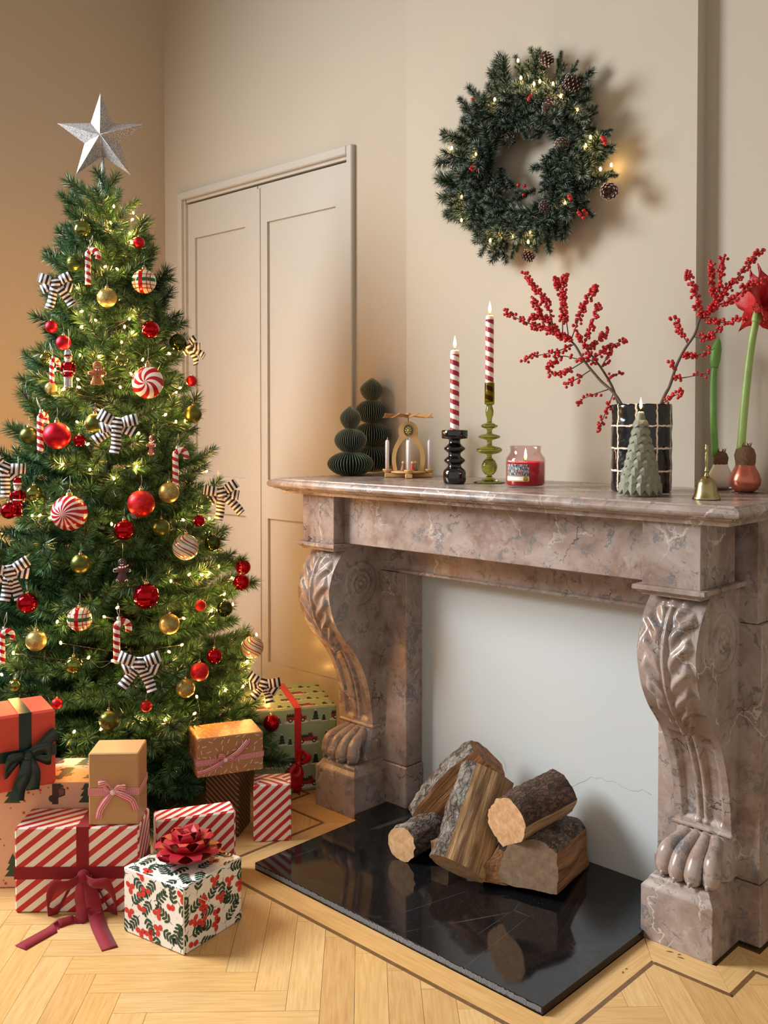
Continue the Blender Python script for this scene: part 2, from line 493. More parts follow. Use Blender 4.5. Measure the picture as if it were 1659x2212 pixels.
IN = 0.006
ZONES = [[(-1, 0, 2.324+IN), (1, 0, -1.135+IN), (0, -1, -1.69+IN)], [(-1, 0, 2.545+IN), (1, 0, -0.938+IN), (0, -1, -2.134+IN)], [(0, -1, -2.267+IN)], [(1, 0, -4.1)]]
def outside(poly):
    pcs = [poly]
    for hp in ZONES:
        nxt = []
        for p in pcs:
            cur = p
            for h in hp:
                o = clip(cur, *h, False)
                if o: nxt.append(o)
                cur = clip(cur, *h, True)
                if not cur: break
        pcs = nxt
    return pcs
def area2(p): return abs(sum(p[i][0]*p[(i+1) % len(p)][1]-p[(i+1) % len(p)][0]*p[i][1] for i in range(len(p))))/2
g = 0.00045
mb = MB(); mb.box((0, 0, -0.004), (PL-2*g, PW-2*g, 0.008)); PLANK = mb.mesh('plank', OAK)
q2 = 1/math.sqrt(2)
def ab2xy(a, b): return ((a-b)*q2, (a+b)*q2)
cnt = 0; full = 2*0+PL*PW
cand = []
for i in range(-9, 10):
    for k in range(-22, 23):
        for vert in (0, 1):
            oa, ob = A0 + k*PW + i*PL, B0 - k*PW + i*PL
            ra = (oa+g, oa+PL-g, ob+g, ob+PW-g) if not vert else (oa+PL+g, oa+PL+PW-g, ob+g, ob+PL-g)
            ca, cb = (ra[0]+ra[1])/2, (ra[2]+ra[3])/2
            if not (-1.75 < ca < 1.15 and 1.78 < cb < 3.75): continue
            cand.append((cb + abs(ca)*0.35, ra, vert, ca, cb))
cand.sort(key=lambda c: c[0])
for _, ra, vert, ca, cb in cand[:292]:
    poly = [ab2xy(ra[0], ra[2]), ab2xy(ra[1], ra[2]), ab2xy(ra[1], ra[3]), ab2xy(ra[0], ra[3])]
    pcs = outside(poly); ar = sum(area2(p) for p in pcs)
    if ar < 2e-4: continue
    rz = R(45) + (R(90) if vert else 0)
    cx, cy = ab2xy(ca, cb)
    if ar > 0.995*(PL-2*g)*(PW-2*g):
        link('plank', PLANK, floor, (cx, cy, 0), (0, 0, rz))
    else:
        mb = MB(); c_, s_ = cos(-rz), sin(-rz)
        for p in pcs:
            if area2(p) < 1e-6: continue
            loc = [V(((x-cx)*c_-(y-cy)*s_, (x-cx)*s_+(y-cy)*c_, -0.008)) for x, y in p]
            mb.prism(loc, (0, 0, 0.008))
        mb.build('plank', OAK, floor, (cx, cy, 0), (0, 0, rz))
def board(poly, name='border_board', mat=None, z=0.0):
    cx = sum(p[0] for p in poly)/len(poly); cy = sum(p[1] for p in poly)/len(poly)
    L = max(((poly[(i+1) % len(poly)][0]-poly[i][0], poly[(i+1) % len(poly)][1]-poly[i][1]) for i in range(len(poly))), key=lambda d: d[0]**2+d[1]**2)
    rz = math.atan2(L[1], L[0]); c_, s_ = cos(-rz), sin(-rz)
    mb = MB(); mb.prism([V(((x-cx)*c_-(y-cy)*s_, (x-cx)*s_+(y-cy)*c_, -0.008)) for x, y in poly], (0, 0, 0.008+z))
    return mb.build(name, mat or OAK, floor, (cx, cy, 0), (0, 0, rz))
for p in ([(-2.318,1.6965),(-1.141,1.6965),(-1.205,1.768),(-2.225,1.768)], [(-1.141,1.697),(-1.141,2.140),(-1.206,2.222),(-1.206,1.769)],
          [(-1.141,2.1405),(-.944,2.1405),(-1.015,2.225),(-1.206,2.225)], [(-.944,2.141),(-.944,2.273),(-1.015,2.35),(-1.015,2.226)],
          [(-.944,2.2735),(1.6,2.2735),(1.6,2.35),(-1.015,2.35)], [(-.96,2.3505),(1.6,2.3505),(1.6,2.43),(-.96,2.43)], [(-.96,2.4305),(1.6,2.4305),(1.6,2.51),(-.96,2.51)],
          [(-.96,2.5105),(1.6,2.5105),(1.6,2.59),(-.96,2.59)], [(-.96,2.5905),(1.6,2.5905),(1.6,2.70),(-.96,2.70)],
          [(-2.318,1.697),(-2.225,1.769),(-2.225,2.222),(-2.318,2.136)], [(-2.318,2.1365),(-2.225,2.225),(-2.455,2.225),(-2.539,2.1365)],
          [(-2.539,2.137),(-2.455,2.226),(-2.455,2.35),(-2.539,2.273)], [(-2.539,2.2735),(-2.455,2.35),(-4.1,2.35),(-4.1,2.2735)],
          [(-2.52,2.3505),(-2.52,2.43),(-4.1,2.43),(-4.1,2.3505)], [(-2.52,2.4305),(-2.52,2.51),(-4.1,2.51),(-4.1,2.4305)], [(-2.52,2.5105),(-2.52,2.59),(-4.1,2.59),(-4.1,2.5105)], [(-2.52,2.5905),(-2.52,2.70),(-4.1,2.70),(-4.1,2.5905)]):
    board(p)
pts = [(-4.1,2.267),(-2.545,2.267),(-2.545,2.134),(-2.324,2.134),(-2.324,1.69),(-1.135,1.69),(-1.135,2.134),(-.938,2.134),(-.938,2.267),(1.6,2.267)]
e = 0.0058
for (x0, y0), (x1, y1) in zip(pts, pts[1:]):
    xa, xb, ya, yb = min(x0, x1), max(x0, x1), min(y0, y1), max(y0, y1)
    if y0 == y1: board([(xa-e, ya-e), (xb+e, ya-e), (xb-e, ya+e), (xa+e, ya+e)], 'inlay_strip', WENGE, 0.0002)
    else: board([(xa-e, ya+e), (xa+e, ya+e), (xa+e, yb-e), (xa-e, yb-e)], 'inlay_strip', WENGE, 0.0002)

# ------------------------------------------------------------------ fireplace surround
XC = -1.742
fp = thing('fireplace_surround', 'brown veined marble fireplace surround with scrolled lion paw consoles', 'fireplace', (XC, 2.40, 0))
def P(x, y, z): return V((x-XC, y-2.40, z))      # world -> local
def mould(prof, x0, x1, y0, y1, name, parent=fp, top=True):
    """profile of (overhang, z) swept round front and sides of a rectangle, mitred"""
    vs, fs = [], []
    for o, z in prof:
        vs += [P(x0-o, y1, z), P(x0-o, y0-o, z), P(x1+o, y0-o, z), P(x1+o, y1, z)]
    for j in range(len(prof)-1):
        a, b = 4*j, 4*(j+1)
        fs += [(a+k, a+k+1, b+k+1, b+k) for k in range(3)] + [(a+3, a, b, b+3)]
    n = len(prof)
    fs += [(3, 2, 1, 0), (4*n-4, 4*n-3, 4*n-2, 4*n-1)]
    mb = MB(); mb.add(vs, fs)
    return mb.build(name, MARBLE, parent)
BX = 0.71; BI = 0.557     # block outer / inner half widths
shelf_prof = [(-0.026, 1.080), (-0.024, 1.086)] + [(-0.002-0.022*cos(t), 1.084+0.012*sin(t)) for t in [i*pi/2/4 for i in range(5)]] + [(0.0, 1.097), (0.001, 1.1005)] + \
             [(0.004+0.0125*cos(t), 1.113+0.0125*sin(t)) for t in [-pi/2+i*pi/8 for i in range(9)]] + [(-0.002, 1.1265), (-0.004, 1.130)]
mould(shelf_prof, XC-0.812, XC+0.812, 2.116, 2.708, 'mantel_shelf')
for sg in (-1, 1):
    xa, xb = sorted((XC+sg*BI, XC+sg*BX))
    mb = MB(); c = P((xa+xb)/2, 2.255, 1.0); mb.box(c, (xb-xa, 0.19, 0.16), bev=0.0015); mb.build('corner_block', MARBLE, fp)
    mould([(0.0, 0.896), (0.001, 0.9), (0.006, 0.904), (0.012, 0.907), (0.0135, 0.909), (0.018, 0.910), (0.018, 0.919), (0.016, 0.921)], xa, xb, 2.160, 2.39, 'impost_moulding')
mb = MB(); mb.box(P(XC, 2.292, 1.0), (2*BI-0.001, 0.174, 0.158), bev=0.002); mb.build('frieze', MARBLE, fp)
mb = MB(); mb.box(P(XC-0.005, 2.425, 0.95), (1.52, 0.088, 0.27)); mb.build('lintel', MARBLE, fp)
mb = MB(); mb.box(P(XC-0.005, 2.4165, 0.820), (0.922, 0.088, 0.012), bev=0.003); mb.build('lintel_bead', MARBLE, fp)
JL, JR = -2.178, -1.255
for x0, x1 in ((XC-0.768, JL), (JR, XC+0.768)):
    mb = MB(); mb.box(P((x0+x1)/2, 2.4225, 0.485), (x1-x0, 0.085, 0.655), bev=0.002); mb.build('jamb', MARBLE, fp)
    mb = MB(); mb.box(P((x0+x1)/2, 2.419, 0.078), (x1-x0+0.012, 0.092, 0.156), bev=0.004); mb.build('jamb_base', MARBLE, fp)
for sg in (-1, 1):
    x = XC+sg*0.752
    mb = MB(); mb.box(P(x, 2.588, 0.617), (0.03, 0.242, 0.925), bev=0.002); mb.box(P(x+sg*0.006, 2.588, 0.077), (0.04, 0.242, 0.154), bev=0.004)
    mb.build('side_panel', MARBLE, fp)

# console: scrolled S-shape with acanthus leaf, flutes, volutes, lion paw and plinth
ZP = [0.275,0.30,0.37,0.43,0.48,0.53,0.57,0.61,0.65,0.68,0.72,0.75,0.78,0.82,0.85,0.875,0.896]
YP = [2.342,2.341,2.331,2.316,2.296,2.268,2.235,2.197,2.170,2.155,2.143,2.138,2.140,2.153,2.170,2.190,2.212]
def prof_y(z): return float(np.interp(z, ZP, YP))
from bisect import bisect
def smooth_profile(n):
    pts = catmull([(0, y, z) for y, z in zip(YP, ZP)], 10)
    ln = [0]
    for i in range(1, len(pts)): ln.append(ln[-1]+(pts[i]-pts[i-1]).length)
    out = []
    for i in range(n):
        s = ln[-1]*i/(n-1); k = min(max(bisect(ln, s), 1), len(pts)-1)
        t = (s-ln[k-1])/max(ln[k]-ln[k-1], 1e-9); out.append(pts[k-1].lerp(pts[k], t))
    return out
def leaf_h(s, t):
    """relief of acanthus over s (0 bottom .. 1 top of leaf), t (-1..1)"""
    s0 = max(0.0, min(1.0, s))
    env = (0.30 + 0.75*min(1, s0*1.9))*(0.90 if s0 < 0.93 else 0.9)
    env = min(env, 0.93) * min(1.0, (s0+0.02)*7)
    lob = 1.0 - 0.20*abs(sin(pi*(s0*6.2+0.35)))
    e = env*lob; a = abs(t)
    if a > e: return 0.0
    q = a/e
    body = 0.0125*(1-q**6)
    vein = 0.0062*cos(2*pi*(s0*6.2 - 1.15*q**1.4 + 0.2))*min(1, q*2.6)*(1-0.3*q)
    rib = 0.0055*math.exp(-(a/0.07)**2) - 0.004*math.exp(-((a-0.13)/0.05)**2)
    return max(0.0004, body+vein+rib)
def flute_h(s, t):
    """recessed panel with a double bead down the middle; s 0 bottom..1 top"""
    a = abs(t)
    if s < 0.06 or a > 0.72: return 0.0
    d = -0.010 * min(1, (s-0.06)/0.03)
    edge = min(1.0, (0.72-a)/0.07)
    bead = 0.0
    for cc in (0.13,):
        u = (a-cc)/0.115
        if abs(u) < 1: bead = 0.010*math.sqrt(1-u*u)
    return d*edge + bead
def console(x0, x1, flip):
    c = thing('console', None, None); c.parent = fp
    c['label'] = 'scrolled console with acanthus leaf and lion paw foot'
    N, Mx = 150, 56
    prof = smooth_profile(N)
    xm, hw = (x0+x1)/2, (x1-x0)/2
    i_leaf = next(i for i, p in enumerate(prof) if p.z > 0.545)
    i_ltop = next(i for i, p in enumerate(prof) if p.z > 0.862)
    def pt(i, t):
        p = prof[i]
        a, b = prof[max(0, i-1)], prof[min(N-1, i+1)]
        tg = (b-a).normalized(); n = V((0, -tg.z, tg.y))
        h = 0.0
        if i >= i_leaf and i <= i_ltop: h = leaf_h((i-i_leaf)/(i_ltop-i_leaf), t)
        elif i < i_leaf: h = flute_h(i/(i_leaf-3), t) if i < i_leaf-3 else 0.0
        elif i > i_ltop:
            k = (i-i_ltop)/(N-1-i_ltop)
            h = 0.016*max(0, 1-(abs(t)/0.55)**3)*sin(pi*min(1, k*1.15))*(1+0.25*cos(14*t))
        return P(xm+t*hw, p.y, p.z)+n*h
    for nm, ia, ib in (('fluted_panel', 0, i_leaf), ('acanthus_leaf', i_leaf, i_ltop), ('leaf_scroll', i_ltop, N-1)):
        vs, fs = [], []
        for i in range(ia, ib+1):
            for k in range(Mx+1): vs.append(pt(i, -1+2*k/Mx))
        for i in range(ib-ia):
            for k in range(Mx):
                q = i*(Mx+1)+k; fs.append((q, q+1, q+Mx+2, q+Mx+1))
        mb = MB(); mb.add(vs, fs, smooth=True); mb.build(nm, MARBLE, c)
    # body: closed prism behind the carved front
    side = [(p.y, p.z) for p in prof[::3]] + [(2.212, 0.896), (2.388, 0.896), (2.388, 0.275)]
    mb = MB()
    for xa, xb, ins in ((x0, x0+0.02*hw/0.077, 0.0002), (x0+0.02*hw/0.077, x1-0.02*hw/0.077, 0.0115), (x1-0.02*hw/0.077, x1, 0.0002)):
        mb.prism([P(xa, y+(ins if y < 2.38 else 0), z) for y, z in side], (xb-xa, 0, 0))
    mb.build('scroll_body', MARBLE, c)
    for sx, xs in ((1, x1), (-1, x0)):
        pr = [(r_, h_*1.9) for r_, h_ in [(0.0, 0.004), (0.007, 0.0035), (0.009, 0.0005), (0.013, 0.001), (0.018, 0.0035), (0.024, 0.003), (0.027, 0.0005), (0.031, 0.001), (0.037, 0.0035), (0.043, 0.003), (0.046, 0.0005), (0.052, 0.001), (0.066, 0.0016), (0.074, 0.0016), (0.0755, -0.0005)]]
        T = Matrix.Translation(P(xs, 2.284, 0.778)) @ Matrix.Rotation(sx*pi/2, 4, 'Y')
        mb = MB(); mb.lathe(pr, 40, T=T); mb.build('volute', MARBLE, c)
    # fillet above the foot and shank
    mb = MB(); mb.box(P(xm, 2.362, 0.276), (x1-x0+0.012, 0.056, 0.012), bev=0.004); mb.build('fillet', MARBLE, c)
    sh = catmull([P(xm, 2.349, 0.27), P(xm, 2.344, 0.24), P(xm, 2.335, 0.21), P(xm, 2.330, 0.165)], 6)
    vs, fs = [], []
    for i, p in enumerate(sh):
        k = i/(len(sh)-1); w2 = hw*(0.96+0.05*k)
        for x, y in ((-w2, 0.06), (-w2, 0), (-w2*0.75, -0.012-0.01*k), (0, -0.018-0.012*k), (w2*0.75, -0.012-0.01*k), (w2, 0), (w2, 0.06)): vs.append(p+V((x, y, 0)))
    for i in range(len(sh)-1):
        for k in range(6): fs.append((i*7+k, (i+1)*7+k, (i+1)*7+k+1, i*7+k+1))
    mb = MB(); mb.add(vs, fs, smooth=True); mb.build('shank', MARBLE, c)
    for k in range(4):
        t = (k-1.5)/1.5; x = xm+t*hw*0.79; fy = 2.236+0.010*t*t+0.006*abs(t)
        path = catmull([P(x*0.6+xm*0.4, 2.345, 0.258), P(x*0.85+xm*0.15, 2.306, 0.243), P(x, 2.272, 0.226), P(x+0.002*t, fy+0.012, 0.198), P(x+0.002*t, fy+0.006, 0.172)], 6)
        rr = np.interp(np.linspace(0, 1, len(path)), [0, 0.3, 0.6, 0.85, 1], [0.016, 0.019, 0.0225, 0.0235, 0.018])
        mb = MB(); mb.tube(path, list(map(float, rr)), 14)
        mb.ball(P(x+0.001*t, fy+0.010, 0.180), (0.0215, 0.022, 0.0165), 14, 10)
        mb.build('paw_toe', MARBLE, c)
        mb = MB(); mb.tube([P(x, fy+0.002, 0.183), P(x, fy-0.012, 0.174), P(x, fy-0.013, 0.1665)], [0.007, 0.0055, 0.002], 8); mb.build('paw_claw', MARBLE, c)
for sg, nm in ((-1, 'l'), (1, 'r')):
    xa, xb = sorted((XC+sg*BI, XC+sg*BX))
    console(xa, xb, sg)
    px0, px1 = sorted((XC+sg*0.525, XC+sg*0.718))
    mb = MB(); mb.box(P((px0+px1)/2, 2.304, 0.067), (px1-px0, 0.164, 0.134), bev=0.0015); pl = mb.build('plinth', MARBLE, fp)
    mould([(0.0, 0.134), (-0.002, 0.138), (-0.010, 0.147), (-0.013, 0.150), (-0.016, 0.158), (-0.020, 0.163), (-0.026, 0.165)], px0, px1, 2.222, 2.386, 'plinth_moulding')

# ------------------------------------------------------------------ hearth slab and firewood
def m_slab():
    t = NT('black_granite'); c = t.coord()
    sp = t.math('GREATER_THAN', t.noise(c, 320, 2, 0.5), 0.70)
    sm = t.ramp(t.noise(c, 3.2, 5, 0.7, 1.2), [(0.60, (0, 0, 0)), (0.80, (255, 255, 255))])
    x = t.mix(t.math('MULTIPLY', sp, 0.35), (15, 16, 19), (92, 98, 108))
    x = t.mix(t.math('MULTIPLY', sm, 0.30), x, (92, 100, 112))
    sc_ = t.math('MULTIPLY', t.math('LESS_THAN', t.voronoi(t.mapping(c, (1, 0.25, 1), (0, 0, 0.7)), 5, 'DISTANCE_TO_EDGE'), 0.003), t.ramp(t.noise(c, 4, 2), [(0.5, (0, 0, 0)), (0.6, (255, 255, 255))]))
    x = t.mix(t.math('MULTIPLY', sc_, 0.25), x, (110, 116, 124))
    return t.set(x, t.math('ADD', t.math('MULTIPLY', sm, 0.18), 0.07), Specular_IOR_Level=0.6)
SLAB = m_slab()
SLABE = plain('chipped_granite_edge', (104, 106, 110), 0.7, var=0.35, vscale=400)
sl = thing('hearth_slab', 'polished black granite hearth slab set in the floor under the logs', 'hearth', (-1.72, 2.1, 0))
poly = [(-2.2245,1.770),(-1.2075,1.770),(-1.2075,2.2205),(-1.2195,2.2205),(-1.2195,2.372),(-1.262,2.372),(-1.262,2.4585),(-2.172,2.4585),(-2.172,2.372),(-2.2600,2.372),(-2.2600,2.2205),(-2.2245,2.2205)]
mb = MB(); mb.prism([V((x+1.72, y-2.1, -0.004)) for x, y in poly], (0, 0, 0.024)); mb.build('polished_top', SLAB, sl)
rng = random.Random(4)
mb = MB()
path = [V((-2.224+1.72+i*0.0068, 1.7695-2.1, 0.010)) for i in range(150)]
for i in range(149):
    z0, z1 = 0.004+rng.random()*0.002, 0.0165+rng.random()*0.003
    a, b = path[i], path[i+1]
    mb.add([(a.x, a.y-0.001*rng.random(), z0), (b.x, b.y-0.001*rng.random(), z0), (b.x, b.y-0.0006, z1), (a.x, a.y-0.0006, z1)], [(0, 1, 2, 3)])
mb.build('sawn_front_edge', SLABE, sl)

def m_bark(name, dark, light, sc_=38.0, lich=(170, 168, 160), la=0.5):
    t = NT(name); c = t.mapping(t.coord('UV'), (1, 1, 1))
    o = t.coord()
    wp_ = t.n('ShaderNodeVectorMath', operation='MULTIPLY_ADD'); t.put(wp_.inputs[0], t.noise(o, 45, 3, 0.6, 0, out=1)); wp_.inputs[1].default_value = (0.035, 0.035, 0.05); t.put(wp_.inputs[2], o)
    v = t.voronoi(t.mapping(wp_.outputs[0], (1.25, 1.25, 0.5)), sc_*1.25, 'DISTANCE_TO_EDGE')
    n = t.noise(o, 70, 5, 0.75)
    col = t.mix(t.ramp(v, [(0.0, (0, 0, 0)), (0.30, (255, 255, 255))]), dark, light)
    col = t.mix(t.math('MULTIPLY', t.ramp(n, [(0.40, (255, 255, 255)), (0.55, (0, 0, 0))]), 0.55), col, dark)
    col = t.mix(t.math('MULTIPLY', t.ramp(t.noise(o, 16, 4, 0.7), [(0.48, (0, 0, 0)), (0.6, (255, 255, 255))]), la), col, lich)
    t.bump(t.math('ADD', t.math('MINIMUM', v, 0.16), t.math('MULTIPLY', n, 0.25)), 1.0, 0.02)
    return t.set(col, 0.9)
def m_wood(name, a, b, axis_scale):
    t = NT(name); o = t.coord()
    g = t.noise(t.mapping(o, axis_scale), 26, 5, 0.65, 0.8)
    g2 = t.noise(t.mapping(o, (axis_scale[0], axis_scale[1], axis_scale[2]*0.5)), 110, 4, 0.7)
    col = t.mix(t.ramp(g, [(0.36, (0, 0, 0)), (0.62, (255, 255, 255))]), a, b)
    col = t.mix(t.math('MULTIPLY', t.ramp(g2, [(0.50, (0, 0, 0)), (0.66, (255, 255, 255))]), 0.55), col, [q*0.62 for q in a])
    t.bump(t.math('ADD', g, t.math('MULTIPLY', g2, 0.6)), 0.8, 0.006)
    return t.set(col, 0.75)
def m_endgrain(name, a, b):
    t = NT(name); o = t.sep(t.coord())
    r = t.math('SQRT', t.math('ADD', t.math('POWER', o[0], 2.0), t.math('POWER', o[1], 2.0)))
    wv = t.math('SINE', t.math('ADD', t.math('MULTIPLY', r, 1300.0), t.math('MULTIPLY', t.noise(t.coord(), 40, 3), 9.0)))
    col = t.mix(t.math('ADD', t.math('MULTIPLY', wv, 0.11), t.ramp(t.noise(t.coord(), 40, 6, 0.75), [(0.34, (0, 0, 0)), (0.66, (255, 255, 255))])), a, b)
    return t.set(col, 0.8)
BARK_GREY = m_bark('grey_bark', (70, 58, 50), (122, 108, 96))
BARK_BROWN = m_bark('brown_bark', (52, 34, 26), (104, 74, 56), 46.0, (110, 84, 66), 0.3)
BARK_CRACK = m_bark('cracked_bark', (58, 44, 34), (118, 98, 80), 48.0, (150, 140, 126), 0.4)
WOOD_A = m_wood('split_wood', (112, 80, 52), (190, 152, 106), (1.5, 1.5, 0.12))
WOOD_B = m_wood('split_wood_orange', (104, 64, 32), (164, 116, 70), (1.5, 1.5, 0.12))
END_A = m_endgrain('end_grain', (176, 126, 82), (216, 176, 130))
END_B = m_endgrain('end_grain_dark', (104, 80, 58), (138, 112, 86))
def firewood(name, label, p0, p1, sect, up, mats, bend=0.0, seed=0, rough=0.006, taper=1.0):
    """split log from p0 to p1; sect = [(x, y, is_bark)], bark runs from vertex i to i+1 when is_bark"""
    p0, p1 = V(p0), V(p1); ax = (p1-p0); L = ax.length; az = ax.normalized()
    uy = (V(up) - az*V(up).dot(az)).normalized(); ux = uy.cross(az)
    M3 = Matrix((ux, uy, az)).transposed().to_4x4()
    M3.translation = p0
    root = link(name, None); root.empty_display_size = 0.05
    root.matrix_world = M3; tag(root, label, 'log', 'firewood stacked on the hearth')
    dense = []
    for i in range(len(sect)):
        x, y, b = sect[i]; x2, y2, _ = sect[(i+1) % len(sect)]
        k = max(2, int(math.hypot(x2-x, y2-y)/0.008))
        for j in range(k): dense.append((x+(x2-x)*j/k, y+(y2-y)*j/k, b))
    n = len(dense); S = max(8, int(L/0.012))
    ring = []
    for s in range(S+1):
        t = s/S
        for x, y, b in dense:
            q = V((x*30+seed, y*30, t*L*(30 if b else 4)))
            d = noise.noise(q)*rough*(1.0 if b else 0.8) + noise.noise(q*2.7)*rough*0.6*(1 if b else 0.45) + noise.noise(V((x*11+seed*3, y*11, t*L*7)))*0.010
            r = math.hypot(x, y) + 1e-6; k = (1+d/r)*(1+(taper-1)*t)
            ring.append((x*k, y*k + bend*sin(pi*t), t*L))
    mbk, mwd = MB(), MB()
    fb, fw_ = [], []
    for s in range(S):
        for k in range(n):
            k2 = (k+1) % n
            (fb if dense[k][2] else fw_).append((s*n+k, s*n+k2, (s+1)*n+k2, (s+1)*n+k))
    def compact(faces):
        ids = sorted({i for f in faces for i in f}); mp = {i: j for j, i in enumerate(ids)}
        return [ring[i] for i in ids], [tuple(mp[i] for i in f) for f in faces]
    cx = sum(d[0] for d in dense)/n; cy = sum(d[1] for d in dense)/n
    if fb: v_, f_ = compact(fb); mbk.add(v_, f_, 0, smooth=True); mbk.build('bark', mats[0], root)
    if fw_: v_, f_ = compact(fw_); mwd.add(v_, f_, 0, smooth=True); mwd.build('split_face', mats[1], root)
    for s, flip in ((0, True), (S, False)):
        me = MB()
        vs = [(cx, cy + 0, ring[s*n][2])] + ring[s*n:(s+1)*n]
        fs = [(0, 1+k, 1+(k+1) % n) for k in range(n)]
        me.add(vs, [f[::-1] for f in fs] if flip else fs)
        me.build('sawn_end', mats[2], root)
    return root
def rnd_sect(r, n=20, w=1.0, b=True): return [(r*w*cos(2*pi*i/n)*(1+0.06*sin(3*i)), r*sin(2*pi*i/n)*(1+0.05*cos(2*i+1)), b) for i in range(n)]
def arc_sect(r, a0, a1, n=10, apex=(0, 0)):
    """pie split: bark arc from a0 to a1 plus two split faces meeting at the apex"""
    s = [(r*cos(a0+(a1-a0)*i/n), r*sin(a0+(a1-a0)*i/n), i < n) for i in range(n+1)]
    return s + [(apex[0], apex[1], False)]
ZH = 0.0205
firewood('firewood_log', 'small round log with pale sawn end at the left of the pile', (-1.918, 2.078, ZH+0.052), (-1.935, 2.33, ZH+0.052), rnd_sect(0.049, 22), (0, 0, 1), (BARK_GREY, WOOD_A, END_A), 0, 1, 0.004)
firewood('firewood_log', 'curved split log with pale grey bark on top of the pile', aty(920, 1772, 2.245), aty(1050, 1632, 2.335), [(-0.036, -0.072, False), (-0.040, -0.02, False), (-0.036, 0.046, True), (-0.012, 0.062, True), (0.022, 0.058, True), (0.046, 0.03, True), (0.052, -0.01, False), (0.030, -0.066, False)], tuple(UP*0.60-RT*0.80), (BARK_GREY, WOOD_B, WOOD_B), 0.020, 2, 0.006)
firewood('firewood_log', 'tall split log leaning upright at the front with striped brown wood', aty(985, 1893, 2.078)+V((0, 0, 0.022)), aty(1052, 1672, 2.285), [(0.078, -0.030, False), (0.02, -0.046, False), (-0.050, -0.040, True), (-0.078, -0.022, True), (-0.082, 0.01, True), (-0.05, 0.045, True), (0.03, 0.05, False), (0.086, 0.010, False)], tuple(FW), (BARK_GREY, WOOD_A, END_A), 0, 3, 0.005)
firewood('firewood_log', 'dark barked log with pale cut end resting on the right of the pile', aty(1094, 1780, 2.155), aty(1208, 1722, 2.375), arc_sect(0.074, R(-75), R(168), 16, (-0.052, -0.03)), (0, 0, 1), (BARK_BROWN, WOOD_A, END_A), 0, 5, 0.007)
firewood('firewood_log', 'thick wedge log with cracked flaky bark at lower right of the pile', aty(1150, 1893, 2.165), aty(1218, 1832, 2.42), arc_sect(0.098, R(10), R(132), 12, (-0.072, -0.036))[:-1]+[(-0.074, -0.034, False), (0.096, -0.036, False)], (0, 0, 1), (BARK_CRACK, WOOD_B, END_B), 0, 7, 0.008)
firewood('firewood_log', 'shadowed orange brown wedge of wood low in the middle of the pile', aty(1075, 1880, 2.14), aty(1096, 1835, 2.40), [(-0.05, -0.032, False), (0.05, -0.032, False), (0.052, 0.0, False), (0.0, 0.062, True), (-0.045, 0.04, True)], (0, 0, 1), (BARK_BROWN, WOOD_B, WOOD_B), 0, 9, 0.004)
firewood('firewood_log', 'narrow splinter log between the round log and the tall one', aty(948, 1832, 2.15), aty(975, 1800, 2.40), [(-0.03, -0.028, False), (0.026, -0.03, False), (0.028, 0.02, True), (-0.024, 0.035, True)], (0, 0, 1), (BARK_GREY, WOOD_A, END_A), 0, 12, 0.004)

# ------------------------------------------------------------------ things on the mantel shelf
ZM = 1.1303
def on_mantel(u, v): p = atz(u, v, ZM); return (p.x, p.y, ZM)
PAPER_GREEN = plain('dark_green_honeycomb_paper', (30, 58, 52), 0.75, var=0.25, vscale=60)
PAPER_EDGE = plain('pale_speckled_paper_edge', (126, 128, 106), 0.5, 0.2, var=0.4, vscale=900)  # paler, finely speckled colour along the pleat edges
def paper_tree(u, v, tiers, label, n=46):
    t = thing('paper_tree', label, 'paper tree', on_mantel(u, v), 0.3, 'honeycomb paper trees on the mantel')
    for i, (z0, z1, r0, r, r1) in enumerate(tiers):
        pr = []
        K = 14
        last = i == len(tiers)-1
        for k in range(K+1):
            q = k/K; e = sin(pi*q)**0.62 if not last else (sin(pi*min(1, q*0.98+0.02))**0.7 if q < 0.5 else (cos(pi*(q-0.5))**0.9)*(1-0.25*(q-0.5)))
            b = r0+(r1-r0)*q
            pr.append((max(0.0015, b+(r-b)*e if not (last and q > 0.5) else r1+(r-r1)*e), z0+(z1-z0)*q))
        mb = MB()
        mb.lathe(pr, 2*n, 0, rad=lambda k, j: 1.0 if k % 2 == 0 else 0.72, smooth=False)
        mb.build('paper_tier', PAPER_GREEN, t)
        mb = MB()
        for k in range(n):
            a = 2*pi*k/n
            mb.tube([(rr*cos(a), rr*sin(a), z) for rr, z in pr], 0.0008, 3, cap=False)
        mb.build('fold_edges', PAPER_EDGE, t)
paper_tree(757, 1027, [(0, 0.086, 0.03, 0.083, 0.02), (0.084, 0.170, 0.02, 0.058, 0.014), (0.168, 0.250, 0.014, 0.038, 0.002)], 'shorter dark green honeycomb paper tree with three tiers on the mantel')
paper_tree(803, 1019, [(0, 0.100, 0.03, 0.082, 0.022), (0.098, 0.190, 0.022, 0.074, 0.018), (0.188, 0.278, 0.018, 0.064, 0.014), (0.276, 0.362, 0.014, 0.045, 0.002)], 'taller dark green honeycomb paper tree with four tiers at the back')

